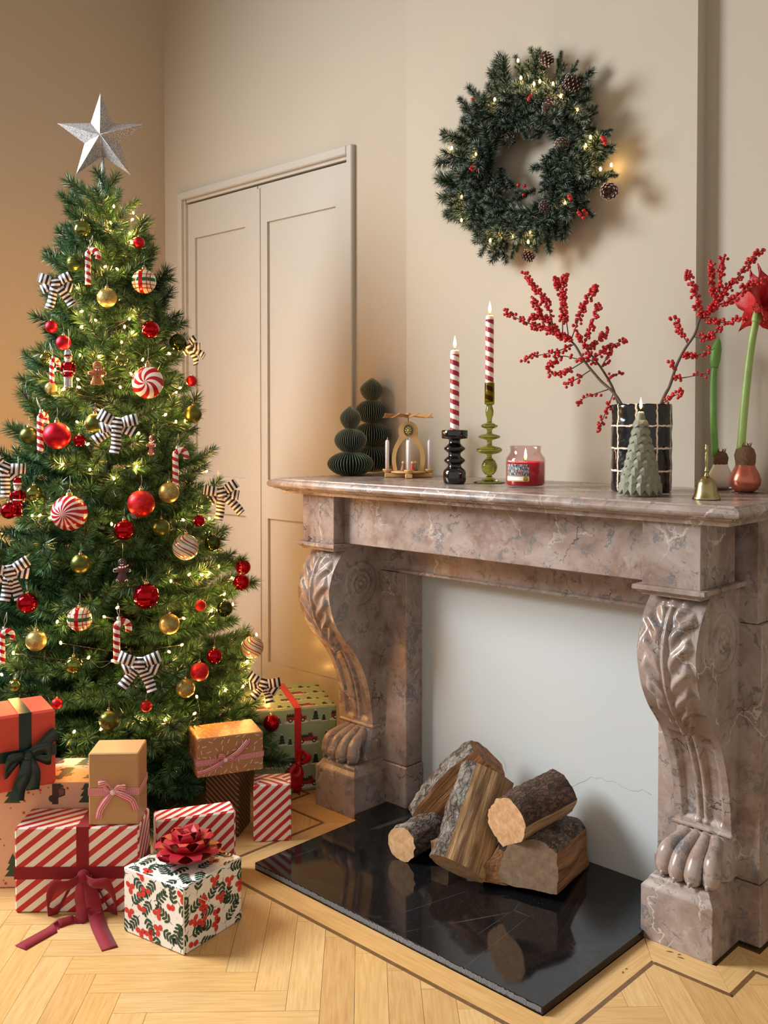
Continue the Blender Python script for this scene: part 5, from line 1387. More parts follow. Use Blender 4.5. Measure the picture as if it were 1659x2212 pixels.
# tree-top star
GLITTER = None
t_ = NT('silver_glitter'); c_ = t_.coord(); nz = t_.voronoi(c_, 520.0, 'F1', 1); vv = t_.sep(nz)
t_.bump(vv[0], 0.6, 0.002)
t_.set(t_.mix(vv[1], (120, 118, 120), (214, 211, 210)), t_.math('ADD', t_.math('MULTIPLY', vv[2], 0.3), 0.35), 0.45); GLITTER = t_.mat
sp = atd(223, 298, depth((TX, TY, 2.3))); k = px2m(sp)
star = thing('tree_topper_star', 'silver glitter five pointed star on top of the tree', 'star', (sp.x, sp.y, sp.z-0.16), YAW+0.12)
star.rotation_euler = (0, R(-1.5), YAW+0.12)
cz = 0.16; Rr, ri, dp = 97*k, 39*k, 27*k
outl = [V(((Rr if i % 2 == 0 else ri)*sin(i*pi/5), 0, cz+(Rr if i % 2 == 0 else ri)*cos(i*pi/5))) for i in range(10)]
vs = outl + [V((0, -dp, cz)), V((0, dp, cz))]
fs = [(i, 10, (i+1) % 10) for i in range(10)] + [((i+1) % 10, 11, i) for i in range(10)]
mb = MB(); mb.add(vs, fs); mb.build('faceted_star', GLITTER, star)
mb = MB()
for i in range(10): mb.tube([outl[i]*1.0, V((0, -dp*1.0, cz))], 0.0008, 4)
mb.build('facet_ridges', GLITTER, star)
mb = MB(); mb.lathe([(0.0, cz-40*k), (3.2*k, cz-40*k), (4*k, cz-60*k), (6*k, cz-72*k), (9.5*k, cz-82*k), (9.8*k, cz-92*k), (8*k, cz-106*k), (7*k, cz-112*k)], 18); mb.build('socket', GLITTER, star)

# fairy lights
BULB = NT('fairy_bulb'); BULB.set((255, 220, 160), 0.3, Emission_Color=(1.0, 0.58, 0.22, 1), Emission_Strength=4.2); BULB.mat.cycles.emission_sampling = 'NONE'; BULB = BULB.mat
CABLE = plain('dark_green_cable', (18, 30, 20), 0.5)
mb = MB(); mb.lathe([(0.0001, -0.005), (0.0030, -0.004), (0.0042, 0.0), (0.0038, 0.004), (0.0020, 0.0072), (0.0001, 0.0085)], 10); BULBME = mb.mesh('bulb', BULB)
def z1(l): return [(x*0.3376, 180+y*0.3376) for x, y in l]
def z2(l): return [(x*0.3858, 850+y*0.3858) for x, y in l]
LP = z1([(728,790),(853,830),(705,940),(832,963),(840,1020),(628,1075),(752,1190),(657,1232),(497,1312),(520,1460),(828,1508),(797,1560),(845,1595),(613,1517),(520,1558),(778,1657),(512,1740),(632,1752),(655,1870),(507,1945),(352,1835),(930,1815),(770,1945),(1127,1978),(1085,1730),(345,1970),(403,1960),(549,848),(845,872),(710,895),(670,1175),(912,1770),(500,1895),(840,1860)]) + \
     z2([(570,110),(432,160),(775,225),(630,290),(490,285),(925,120),(350,397),(503,427),(762,412),(638,477),(1155,437),(1130,635),(180,685),(222,683),(280,697),(625,733),(1027,708),(985,160),(1170,780),(957,1052),(1058,1015),(1130,1017),(1165,1013),(1225,970),(1298,1033),(1255,1125),(1185,1218),(1030,1260),(340,1398),(320,1280),(495,1480),(630,1497),(948,1447),(1017,1408),(1380,1503),(1400,1600),(1360,1642),(1262,1663),(1102,1698),(1088,1793),(930,1825),(415,1895),(565,1880),(785,1840),(75,1455),(10,1575),(1437,1352),(585,1250),(655,1200)])
LPW = 1.05
def light_string(name, label, pts, parent_loc, power, cat='string lights', n_lamp=None, col=(1.0, 0.47, 0.12), wire=True):
    s = thing(name, label, cat, parent_loc); o = V(parent_loc)
    rngl = random.Random(5)
    for i, p in enumerate(pts):
        link('bulb', BULBME, s, p-o, (rngl.uniform(-1, 1), rngl.uniform(-1, 1), 0))
        d = bpy.data.lights.new('bulb_light', 'POINT'); d.energy = power; d.color = col; d.shadow_soft_size = 0.0062
        link('bulb_light', d, s, p-o)
    if wire:
        for a, b in zip(pts, pts[1:]):
            if (a-b).length > 0.6: continue
            m = (a+b)/2+V((rngl.uniform(-0.02, 0.02), rngl.uniform(-0.02, 0.02), -0.03))
            mb = MB(); mb.tube(catmull([a-o, m-o, b-o], 6), 0.0009, 5); mb.build('cable', CABLE, s)
    return s
tp = []
for u, v in sorted(LP, key=lambda q: q[1]):
    p = on_tree(u, v, -0.02); tp.append(p)
rb = random.Random(21)
for i in range(84):       # unseen bulbs round the back, added to light side wall and doors, same string
    if i % 3: z = 0.35+1.65*i/84; a = R(185)+rb.uniform(-0.9, 0.7)
    else: z = 0.12+1.45*(i/84)**1.2; a = R(85)+rb.uniform(-0.9, 0.9)
    r = tree_r(z)*rb.uniform(0.82, 0.94)
    tp.append(V((TX+r*cos(a), TY+r*sin(a), z)))
light_string('fairy_lights', 'string of warm white fairy lights wound through the tree', tp, (TX, TY, 0.1), LPW)

# ------------------------------------------------------------------ wreath
WXC, WZC = -1.868, 2.180
wr = thing('wreath', 'frosted fir wreath with pine cones, red berries and lights on the chimney breast', 'wreath', (WXC, 2.655, WZC))
SPR = []
for j in range(7):
    mb = MB(); rg = random.Random(900+j); L = 0.135+0.012*j
    K = 3; pts_ = [V((0, 0, 0)), V((L*0.5, rg.uniform(-0.008, 0.008), 0.006)), V((L, rg.uniform(-0.012, 0.012), -0.002))]
    for a, b in zip(pts_, pts_[1:]): brush(mb, a, b, 3300, 0.033, 0.0023, rg, (46, 78), tipball=(b is pts_[-1]), sides=4)
    for sd in (-1, 1):
        q = pts_[0].lerp(pts_[1], 0.55+0.3*rg.random()); brush(mb, q, q+V((0.06, sd*0.042, rg.uniform(-0.02, 0.02))), 3300, 0.031, 0.0023, rg, (46, 78), sides=4)
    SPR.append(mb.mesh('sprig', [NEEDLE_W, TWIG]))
mb = MB(); mb.tube([(0.205*cos(t*2*pi/40), -0.035, 0.205*sin(t*2*pi/40)) for t in range(41)], 0.006, 6, cap=False); mb.build('ring_frame', TWIG, wr)
rw = random.Random(31)
from mathutils import Quaternion
def sprig(p, d, sc_=1.0):
    o = link('sprig', rw.choice(SPR), wr, p, None, sc_); o.rotation_mode = 'QUATERNION'
    o.rotation_quaternion = V(d).to_track_quat('X', 'Z') @ Quaternion((1, 0, 0), rw.uniform(0, 6.28))
for i in range(48):
    a = 2*pi*i/48+rw.uniform(-0.07, 0.07); rr = rw.uniform(0.165, 0.215)
    rad = V((cos(a), 0, sin(a))); tan = V((-sin(a), 0, cos(a)))
    sprig(rad*rr+V((0.0, -0.03-0.03*rw.random(), 0.0)), rad*1.0+tan*rw.uniform(-0.55, 0.25)+V((0, rw.uniform(-0.35, 0.12), 0)), rw.uniform(0.60, 0.80))
for i in range(96):
    a = 2*pi*i/48+rw.uniform(-0.08, 0.08); rr = rw.uniform(0.140, 0.220)
    rad = V((cos(a), 0, sin(a))); tan = V((-sin(a), 0, cos(a)))
    sprig(rad*rr+V((0.018, -0.05, -0.022)), rad*rw.uniform(-0.5, 0.45)+tan*rw.choice((-1, -1, 1))+V((0, rw.uniform(-0.7, -0.1), 0)), rw.uniform(0.75, 0.95))
def zw(x, y): return (920+x*0.3134, 80+y*0.3134)
def on_wreath(x, y, yy): u, v = zw(x, y); return aty(u, v, yy)
for x0, y0, x1, y1 in ((400,720,120,690), (380,880,95,870), (390,985,105,985), (400,1110,115,1105), (420,1215,150,1240), (440,600,260,500), (480,560,300,360), (560,470,450,270), (600,380,500,145), (680,330,625,135), (770,260,725,80), (900,260,935,105), (980,280,1050,170),
                       (480,1290,380,1500), (540,1330,465,1545), (640,1350,590,1520), (760,1330,760,1480), (900,1260,900,1390), (1000,1130,1150,1220), (1120,560,1180,470), (1170,680,1280,640), (1180,800,1285,790), (1180,960,1310,960), (1010,880,740,900), (900,960,790,1010), (760,1050,600,1120), (640,560,690,690), (560,760,600,700), (840,640,720,690), (520,900,545,1040), (980,800,860,790), (620,1180,560,1130)):
    a_, b_ = on_wreath(x0, y0, 2.60), on_wreath(x1, y1, 2.585 if abs(x1-700)+abs(y1-850) > 420 else 2.56)
    me_ = rw.randrange(7); L_ = 0.135+0.012*me_
    o = link('sprig', SPR[me_], wr, a_-wr.location, None, (b_-a_).length/L_); o.rotation_mode = 'QUATERNION'
    o.rotation_quaternion = (b_-a_).to_track_quat('X', 'Z') @ Quaternion((1, 0, 0), rw.uniform(0, 6.28))
CONE = NT('frosted_pine_cone'); _x = CONE.sep(CONE.coord('UV'))
CONE = CONE.set(CONE.mix(CONE.math('GREATER_THAN', _x[1], 0.82), (66, 38, 30), (196, 176, 166)), 0.75)
mb = MB()
for i in range(54):
    t = i/54; z = -0.9+1.8*t; a = i*2.39996; r = 0.82*math.sqrt(max(0.02, 1-(z*0.92)**2)); l = 0.42*(1-0.35*abs(z)); up = 0.35+0.5*t
    d = V((cos(a), sin(a), up*0.8)).normalized(); sd = V((-sin(a), cos(a), 0)); b = V((r*0.45*cos(a), r*0.45*sin(a), z)); nrm = d.cross(sd)*0.07
    e = b+d*(r*0.55+l*0.5); m = b.lerp(e, 0.65)
    vs = [b-sd*0.08, b+sd*0.08, m+sd*0.20, e+sd*0.10, e-sd*0.10, m-sd*0.20]; vs2 = [v+nrm for v in vs]
    mb.add(vs+vs2, [(0,1,2,5),(5,2,3,4),(7,6,11,8),(8,11,10,9),(1,0,6,7),(2,1,7,8),(3,2,8,9),(4,3,9,10),(5,4,10,11),(0,5,11,6)], 0, [[(0,0),(0,0),(0,.5),(0,.5)],[(0,.5),(0,.5),(0,1),(0,1)],[(0,0)]*4,[(0,.5),(0,.5),(0,1),(0,1)],[(0,0)]*4,[(0,.3)]*4,[(0,.6)]*4,[(0,1)]*4,[(0,.6)]*4,[(0,.3)]*4])
mb.ball((0, 0, 0), (0.42, 0.42, 0.85), 10, 8)
CONEME = mb.mesh('pine_cone', CONE)
wo = wr.location
for x, y, yy, s in ((825,145,2.56,0.024),(1015,320,2.53,0.027),(850,475,2.56,0.026),(578,690,2.58,0.019),(935,745,2.55,0.024),(825,1165,2.54,0.022),(1265,1060,2.57,0.029),(385,1045,2.57,0.020),(700,1505,2.56,0.021)):
    o = link('pine_cone', CONEME, wr, on_wreath(x, y, yy)-wo, None, s); o.rotation_euler = (rw.uniform(0.6, 2.2), rw.uniform(-0.6, 0.6), rw.uniform(0, 6))
for x, y, yy, n in ((350,460,2.545,6),(330,910,2.53,6),(1205,720,2.53,6),(1080,1215,2.54,5),(735,420,2.54,3),(665,1055,2.56,3),(1015,1080,2.54,2)):
    p = on_wreath(x, y, yy)-wo; mb = MB()
    for i in range(n):
        q = p+RT*rw.uniform(-0.014, 0.014)+V((0, 0, rw.uniform(-0.018, 0.018)))-FW*rw.uniform(0, 0.008); mb.ball(q, 0.0062, 12, 8)
        mb.tube([q, p+FW*0.03], 0.0008, 4, 1)
    mb.build('berry_cluster', [BERRY, TWIG], wr)
wl = [(635,165),(655,285),(745,325),(785,308),(877,325),(930,410),(1045,505),(475,433),(345,810),(178,768),(1135,693),(1203,913),(960,1148),(247,1105),(245,1265),(443,1405),(508,1362),(603,1375),(718,1345),(705,1415),(1100,750),(1278,885)]
rl = random.Random(8)
for x, y in wl:
    p = on_wreath(x, y, 2.545 if x < 1270 else 2.625)-wo
    link('bulb', BULBME, wr, p)
    d = bpy.data.lights.new('bulb_light', 'POINT'); d.energy = 0.22; d.color = (1.0, 0.62, 0.22); d.shadow_soft_size = 0.0062
    link('bulb_light', d, wr, p)

# ------------------------------------------------------------------ gifts
class Gift:
    """wrapped box: origin at front-left bottom corner, local x along the front, y into depth, z up"""
    def __init__(s, name, label, fl, ang, w, d, h, mat, z=0.0, bev=0.004):
        s.w, s.d, s.h = w, d, h
        s.o = thing(name, label, 'gift', (fl[0], fl[1], z+0.0006), R(ang), 'wrapped gifts under the tree')
        mb = MB(); mb.box((w/2, d/2, h/2), (w, d, h), bev=bev); mb.build('wrapped_box', mat, s.o)
        M4 = Matrix.Translation((fl[0], fl[1], z)) @ Matrix.Rotation(R(ang), 4, 'Z')
        GIFT_BOXES.append((M4.inverted(), w, d, h))
    def face(s, which):
        """returns origin, u vec, v vec, normal, width, height of a face"""
        w, d, h = s.w, s.d, s.h
        return {'front': (V((0,0,0)), V((1,0,0)), V((0,0,1)), V((0,-1,0)), w, h), 'right': (V((w,0,0)), V((0,1,0)), V((0,0,1)), V((1,0,0)), d, h),
                'top': (V((0,0,h)), V((1,0,0)), V((0,1,0)), V((0,0,1)), w, d), 'left': (V((0,d,0)), V((0,-1,0)), V((0,0,1)), V((-1,0,0)), d, h), 'back': (V((w,d,0)), V((-1,0,0)), V((0,0,1)), V((0,1,0)), w, h)}[which]
    def decals(s, mb, which, shapes, lift=0.0004):
        """shapes: (poly2d, material index, layer)"""
        o, u, v, n, W, H_ = s.face(which)
        for poly, mi, layer in shapes:
            pts = clip_rect(poly, 0.002, 0.002, W-0.002, H_-0.002)
            if len(pts) < 3: continue
            a = sum(pts[i][0]*pts[(i+1) % len(pts)][1]-pts[(i+1) % len(pts)][0]*pts[i][1] for i in range(len(pts)))
            if abs(a) < 1e-8: continue
            if a < 0: pts = pts[::-1]
            mb.add([o+u*x+v*y+n*(lift+layer*0.00012) for x, y in pts], [tuple(range(len(pts)))], mi)
    def band(s, mb, pts, wv):
        mb.strip(pts, wv, 0.0007)
def clip_rect(poly, x0, y0, x1, y1):
    for h in ((-1, 0, -x0), (1, 0, x1), (0, -1, -y0), (0, 1, y1)):
        if not poly: return []
        poly = clip(poly, *h, True)
    return poly
def ellipse(cx, cy, a, b, rot=0.0, n=10): return [(cx+a*cos(t)*cos(rot)-b*sin(t)*sin(rot), cy+a*cos(t)*sin(rot)+b*sin(t)*cos(rot)) for t in [2*pi*i/n for i in range(n)]]
def quad(x0, y0, x1, y1, w):
    L = math.hypot(x1-x0, y1-y0) or 1; nx, ny = -(y1-y0)/L*w/2, (x1-x0)/L*w/2
    return [(x0+nx, y0+ny), (x0-nx, y0-ny), (x1-nx, y1-ny), (x1+nx, y1+ny)]
REDW = lambda nm, f, ax, off=0.0, duty=0.5: stripes(nm, (190, 30, 34), (234, 224, 214), f, ax, duty, 0.45, off, 0.15)
RW1 = REDW('red_white_wrap_large', 1/0.030, (0.62, -0.78), 0.2, 0.48)
RW2 = REDW('red_white_wrap_small', 1/0.026, (0.66, -0.75), 0.1, 0.48)
RW3 = REDW('red_white_wrap_tall', 1/0.024, (0.66, -0.75), 0.5, 0.48)
KRAFT = plain('kraft_paper', (186, 142, 98), 0.42, var=0.06, vscale=14, bump=0.12, bscale=22)
KRAFT2 = plain('brown_kraft_paper', (172, 122, 78), 0.42, var=0.06, vscale=14, bump=0.12, bscale=22)
DARKSTR = stripes('dark_gold_stripe_wrap', (52, 34, 24), (150, 112, 66), 1/0.0125, (0.70, 0.71), 0.78, 0.45)
WHITEP = plain('white_wrap', (236, 230, 220), 0.4, bump=0.12, bscale=20)
CORAL = plain('coral_red_wrap', (204, 66, 50), 0.5, bump=0.15, bscale=18)
PEACH = plain('peach_wrap', (222, 172, 142), 0.5, bump=0.12, bscale=18)
MINTP = plain('sage_green_wrap', (142, 164, 128), 0.45, bump=0.12, bscale=18)
VELVET = plain('crimson_velvet', (132, 6, 26), 0.8, Sheen_Weight=0.12, Sheen_Roughness=0.4)
SATING = plain('dark_green_satin', (12, 46, 42), 0.3)
REDRIB = plain('red_satin', (186, 18, 26), 0.35)
ROSE = plain('rosette_ribbon', (172, 26, 44), 0.38)
def m_gingham():
    t = NT('pink_gingham'); x = t.sep(t.coord('UV'))
    a = t.math('GREATER_THAN', t.math('FRACT', t.math('MULTIPLY', x[0], 1/0.0034)), 0.5); b = t.math('GREATER_THAN', t.math('FRACT', t.math('MULTIPLY', x[1], 1/0.0034)), 0.5)
    return t.set(t.ramp(t.math('MULTIPLY', t.math('ADD', a, b), 0.5), [(0.0, (236, 216, 212)), (0.3, (214, 118, 128)), (0.8, (178, 34, 58))], 'CONSTANT'), 0.7)
GING = m_gingham()
def bow(parent, c, X, Y, N, loop, wid, mat, tails, sag=0.25, loops=((1, 0.12), (-1, 0.12)), name='bow', floor_z=None):
    """tied bow: loops along X, tails as control points in (X, Y, N) coordinates"""
    c, X, Y, N = V(c), V(X), V(Y), V(N)
    b = thing(name, None, None); b.parent = parent
    for sg, el in loops:
        L = loop
        ctl = [(0, 0, 0.003), (0.35, 0.20+el, 0.30*L), (0.80, 0.16+el, 0.34*L), (1.0, -sag+el, 0.20*L), (0.78, -sag*1.3+el, 0.06*L), (0.35, -sag*0.5, 0.02*L), (0, 0, 0.004)]
        pth = catmull([c+X*(sg*x*L)+Y*(y*L)+N*(z+0.002) for x, y, z in ctl], 5)
        wv = []
        for i in range(len(pth)):
            t = i/(len(pth)-1); sq = 0.45+0.55*sin(pi*t)
            wv.append((Y*0.92+X*sg*0.25*sin(2*pi*t)+N*0.25).normalized()*wid/2*sq)
        mb = MB(); mb.strip(pth, wv, 0.0006); mb.build('bow_loop', mat, b)
    for tl in tails:
        pth = catmull([c+X*x+Y*y+N*z for x, y, z in tl], 6); wv = []
        for i in range(len(pth)):
            tg = (pth[min(i+1, len(pth)-1)]-pth[max(0, i-1)]).normalized(); w_ = min(1.0, max(0.0, (abs(tg.dot(N))-0.45)/0.35)); N2 = N*(1-w_)+Y*w_; nn = N2 - tg*N2.dot(tg)
            nn = nn.normalized() if nn.length > 1e-4 else Y
            k = 0.6+0.4*min(1, i/6)
            wv.append(tg.cross(nn).normalized()*wid/2*k)
        mb = MB(); mb.strip(pth, wv, 0.0006); mb.build('bow_tail', mat, b)
    mb = MB(); mb.ball((0, 0, 0), (wid*0.42, wid*0.36, wid*0.42), 12, 8, T=Matrix.Translation(c+N*0.006)); mb.build('knot', mat, b)
    return b

# --- print motifs
def truck(cx, cy, s, col, tree_c, wheel, snow, dark=None, flip=1, rot=0.0, window=None):
    L = []
    def pt(x, y): x *= flip; return (cx+(x*cos(rot)-y*sin(rot))*s, cy+(x*sin(rot)+y*cos(rot))*s)
    def poly(p, m, l): L.append(([pt(*q) for q in p], m, l))
    if snow is not None: L.append(([pt(x, y) for x, y in ellipse(0, -0.02, 0.62, 0.09, 0, 14)], snow, 0))
    poly([(-0.5, 0.08), (0.5, 0.08), (0.5, 0.27), (-0.5, 0.27)], col, 1)
    poly([(-0.02, 0.27), (0.30, 0.27), (0.22, 0.48), (0.02, 0.48)], col, 1)
    poly([(0.02, 0.29), (0.25, 0.29), (0.19, 0.44), (0.05, 0.44)], window if window is not None else wheel, 2)
    for x in (-0.30, 0.32):
        L.append(([pt(*q) for q in ellipse(x, 0.08, 0.11, 0.11, 0, 12)], wheel, 3)); L.append(([pt(*q) for q in ellipse(x, 0.08, 0.05, 0.05, 0, 10)], snow if snow is not None else col, 4))
    if tree_c is not None:
        for k in range(4): poly([(-0.52+0.12*k, 0.24), (-0.30+0.12*k, 0.28), (-0.44+0.12*k, 0.44)], tree_c, 2)
    return L
def firtree(cx, cy, s, col, snow):
    L = []
    if snow is not None: L.append((ellipse(cx, cy, 0.5*s, 0.10*s, 0, 12), snow, 0))
    for k in range(3): L.append(([(cx-(0.34-0.07*k)*s, cy+(0.05+0.26*k)*s), (cx+(0.34-0.07*k)*s, cy+(0.05+0.26*k)*s), (cx, cy+(0.48+0.26*k)*s)], col, 1+k % 2))
    if snow is not None: L.append(([(cx-0.10*s, cy+0.82*s), (cx+0.10*s, cy+0.82*s), (cx, cy+1.0*s)], snow, 3))
    return L
def star5(cx, cy, r): return [([(cx+(r if i % 2 == 0 else r*0.42)*sin(i*pi/5), cy+(r if i % 2 == 0 else r*0.42)*cos(i*pi/5)) for i in range(10)], 2, 0)]

# 1. large red and white striped box with velvet ribbon
G = Gift('gift_box', 'large red and white striped gift with crimson velvet ribbon on the floor at left', (-2.490, 1.162), 45.0, 0.333, 0.13, 0.231, RW1)
g = G.o; rx, rz, rw_ = 0.182, 0.108, 0.033
mb = MB(); e = 0.0012
mb.strip([(rx, -e, 0.004), (rx, -e, G.h+e), (rx, G.d+e, G.h+e), (rx, G.d+e, 0.004)], V((rw_/2, 0, 0)), 0.0006, smooth=False)
mb.build('ribbon_band', VELVET, g)
mb = MB(); mb.strip([(-e, G.d, rz), (-e, -e, rz), (G.w+e, -e, rz), (G.w+e, G.d, rz)], V((0, 0, rw_/2)), 0.0007, smooth=False); mb.build('ribbon_band', VELVET, g)
bow(g, (rx+0.004, -0.004, rz-0.004), (1, 0, 0), (0, 0, 1), (0, -1, 0), 0.092, 0.040, VELVET,
    [[(0, 0, 0.006), (-0.002, -0.05, 0.014), (0.006, -0.085, 0.026), (-0.004, -0.1015, 0.048), (-0.05, -0.1027, 0.080), (-0.078, -0.1027, 0.120), (-0.110, -0.1027, 0.172)],
     [(0.01, 0, 0.006), (0.026, -0.05, 0.018), (0.038, -0.086, 0.030), (0.058, -0.1015, 0.070), (0.086, -0.1027, 0.125), (0.116, -0.1027, 0.182)]], 0.55, ((1, -0.30), (-1, -0.35)))
# 2. kraft gift on top of it
bq = (-2.490+0.196*0.7071-0.010*0.7071, 1.162+0.196*0.7071+0.010*0.7071)
G = Gift('gift_box', 'plain tall kraft paper gift with pink gingham bow standing on the striped one', bq, 46.5, 0.134, 0.112, 0.196, KRAFT, 0.2316, 0.003)
g = G.o; rz = 0.092
mb = MB(); mb.strip([(-e, G.d+e, rz), (-e, -e, rz), (G.w+e, -e, rz), (G.w+e, G.d+e, rz), (-e, G.d+e, rz)], V((0, 0, 0.0095)), 0.0005, smooth=False); mb.build('ribbon_band', GING, g)
bow(g, (0.066, -0.002, rz), (1, 0, 0.0), (0, 0, 1), (0, -1, 0), 0.036, 0.017, GING, [[(0, 0, 0.003), (-0.018, -0.022, 0.010), (-0.034, -0.048, 0.006), (-0.040, -0.073, 0.003)], [(0, 0, 0.003), (0.026, -0.006, 0.012), (0.052, -0.022, 0.010), (0.061, -0.050, 0.004)]], -0.10, ((1, 0.25), (-1, 0.55)))
mb = MB(); mb.add([(0.004, -0.0004, G.h-0.006), (G.w-0.004, -0.0004, G.h-0.006), (G.w-0.004, -0.0010, G.h-0.020), (0.004, -0.0010, G.h-0.020)], [(0, 3, 2, 1)]); mb.build('paper_fold', KRAFT, g)
# 3. peach truck print gift, 4. coral gift on it
def ab(a, b): return ab2xy(a, b)
fl = ab(-1.36, 2.722)
G = Gift('gift_box', 'large peach gift printed with dark trucks, fir trees and red stars at far left', fl, 45.0, 0.60, 0.205, 0.300, PEACH)
DK = plain('print_dark', (70, 40, 36), 0.5); DG = plain('print_green', (40, 66, 44), 0.5); RDP = plain('print_red', (190, 44, 40), 0.5)
rng = random.Random(3); mb = MB()
for fc, W, H_ in (('front', 0.60, 0.30), ('top', 0.60, 0.205)):
    sh = []
    for r_ in range(3):
        for c_ in range(6):
            x, y = 0.05+c_*0.105+(0.05 if r_ % 2 else 0), 0.030+r_*0.105
            if (r_+c_) % 2 == 0: sh += truck(x, y+0.045, 0.092, 0, 1, 0, None, rot=-pi/2, window=3)
            else: sh += firtree(x, y, 0.07, 1, None)
    for _ in range(140):
        x, y = rng.uniform(0.01, W-0.01), rng.uniform(0.01, H_-0.01); sh += star5(x, y, rng.choice((0.003, 0.0035, 0.006)))
    G.decals(mb, fc, sh)
mb.build('printed_pattern', [DK, DG, RDP, plain('print_brown', (122, 76, 64), 0.5)], G.o)
G = Gift('gift_box', 'coral red gift with dark green satin bow at the left picture edge', (-2.535-0.05, 1.305-0.193), 75.5, 0.20, 0.165, 0.212, CORAL, 0.3008, 0.006)
g = G.o; rx = 0.118; rz = 0.098
mb = MB(); mb.strip([(rx, -e, 0.003), (rx, -e, G.h+e), (rx, G.d+e, G.h+e), (rx, G.d+e, 0.003)], V((0.0165, 0, 0)), 0.0006, smooth=False); mb.build('ribbon_band', SATING, g)
mb = MB(); mb.strip([(-e, G.d, rz), (-e, -e, rz), (G.w+e, -e, rz), (G.w+e, G.d, rz)], V((0, 0, 0.0150)), 0.0007, smooth=False); mb.build('ribbon_band', SATING, g)
bow(g, (rx+0.004, -0.004, rz), (1, 0, 0.06), (0, 0, 1), (0, -1, 0), 0.062, 0.036, SATING, [[(0, 0, 0.006), (-0.010, -0.05, 0.014), (-0.024, -0.088, 0.008), (-0.030, -0.118, 0.012)], [(0, 0, 0.006), (0.030, 0.014, 0.016), (0.060, 0.036, 0.010), (0.078, 0.046, 0.006)], [(0, 0, 0.006), (0.014, -0.05, 0.012), (0.012, -0.10, 0.008)]], 0.35, ((1, 0.05), (-1, -0.12)))
# 5. holly gift with rosette
G = Gift('gift_box', 'white gift printed with green sprigs and red berries under a big rosette', (-2.198, 1.316), 10.4, 0.2165, 0.213, 0.168, WHITEP, 0, 0.003)
g = G.o; rng = random.Random(12); mb = MB()
def sprig2d(x, y, ang, n, s):
    L = []; px_, py_ = x, y; a = ang; cv = rng.uniform(-0.16, 0.16)
    for k in range(n):
        nx_, ny_ = px_+0.0085*s*cos(a), py_+0.0085*s*sin(a)
        L.append((quad(px_, py_, nx_, ny_, 0.0011*s), 0, 0))
        for sd in (-1, 1):
            b = a+sd*0.85; l = (0.0075-0.0005*k)*s; L.append((ellipse(nx_+cos(b)*l, ny_+sin(b)*l, l, 0.0028*s, b, 9), 0, 1))
        px_, py_ = nx_, ny_; a += cv
    L.append((ellipse(px_+cos(a)*0.005*s, py_+sin(a)*0.005*s, 0.006*s, 0.0028*s, a, 9), 0, 1))
    return L
for fc in ('front', 'right', 'top', 'left', 'back'):
    W, H_ = G.face(fc)[4:]; sh = []; used = []
    def free(x, y, r):
        if any(math.hypot(x-a, y-b) < r+c for a, b, c in used): return False
        used.append((x, y, r)); return True
    for _ in range(400):
        x, y = rng.uniform(0, W), rng.uniform(0, H_); a = rng.uniform(0, 6.28)
        if free(x+0.022*cos(a), y+0.022*sin(a), 0.0185): sh += sprig2d(x, y, a, rng.choice((4, 5)), 1.3)
    for _ in range(300):
        x, y = rng.uniform(0, W), rng.uniform(0, H_)
        if free(x, y, 0.0095):
            for k in range(rng.choice((2, 3, 3, 4))):
                t = k*2.2+rng.random(); rr = 0.0095
                bx_, by_ = x+rr*cos(t), y+rr*sin(t); sh.append((ellipse(bx_, by_, 0.0088, 0.0072, t, 12), 1, 2)); sh.append((ellipse(bx_+0.002, by_-0.002, 0.0009, 0.0009, 0, 6), 2, 3))
    for _ in range(120):
        x, y = rng.uniform(0, W), rng.uniform(0, H_)
        if free(x, y, 0.003): sh.append((ellipse(x, y, 0.0014, 0.0014, 0, 6), 3, 0))
    G.decals(mb, fc, sh)
mb.build('printed_pattern', [plain('sprig_green', (24, 62, 44), 0.5), plain('berry_print_red', (206, 48, 40), 0.5), plain('print_black', (50, 24, 22), 0.5), plain('print_gold', (206, 176, 130), 0.5)], g)
# fold on the right hand end
o_, u_, v_, n_, W, H_ = G.face('right')
mb = MB(); f = lambda x, y, l: o_+u_*x+v_*y+n_*l
mb.add([f(0.004, 0.164, 0.0012), f(0.209, 0.004, 0.0012), f(0.209, 0.002, 0.0004), f(0.002, 0.162, 0.0004)], [(0, 3, 2, 1)])
mb.build('paper_fold', WHITEP, g)
ro = thing('rosette_bow', None, None); ro.parent = g; ro.location = (0.112, 0.118, G.h+0.001)
for ring, (n, L, el, w_, z0) in enumerate(((9, 0.090, 12, 0.046, 0.006), (8, 0.082, 32, 0.046, 0.012), (6, 0.070, 54, 0.044, 0.018), (3, 0.055, 76, 0.038, 0.022))):
    for i in range(n):
        a = 2*pi*(i+0.5*ring)/n+0.2; er = R(el); d = V((cos(a)*cos(er), sin(a)*cos(er), sin(er))); up = V((-cos(a)*sin(er), -sin(a)*sin(er), cos(er))); sd = d.cross(up)
        c0 = V((0, 0, z0)); th = 0.026
        th = 0.020
        pth = [c0, c0+d*L*0.3-up*th*0.15, c0+d*L*0.65-up*th*0.15, c0+d*L*0.92+up*th*0.15, c0+d*L*1.0+up*th*0.45, c0+d*L*0.90+up*th*0.85, c0+d*L*0.62+up*th*1.0, c0+d*L*0.3+up*th*0.75, c0+up*0.004+d*0.004]; m = len(pth)
        wv = [(sd+d*0.35*sin(pi*k/(m-1))*(1 if i % 2 else -1)).normalized()*w_/2*(0.25, 0.75, 1.0, 0.72, 0.42, 0.72, 1.0, 0.75, 0.25)[k] for k in range(m)]
        mb = MB(); mb.strip(pth, wv, 0.0005, smooth=False); mb.build('rosette_loop', ROSE, ro)
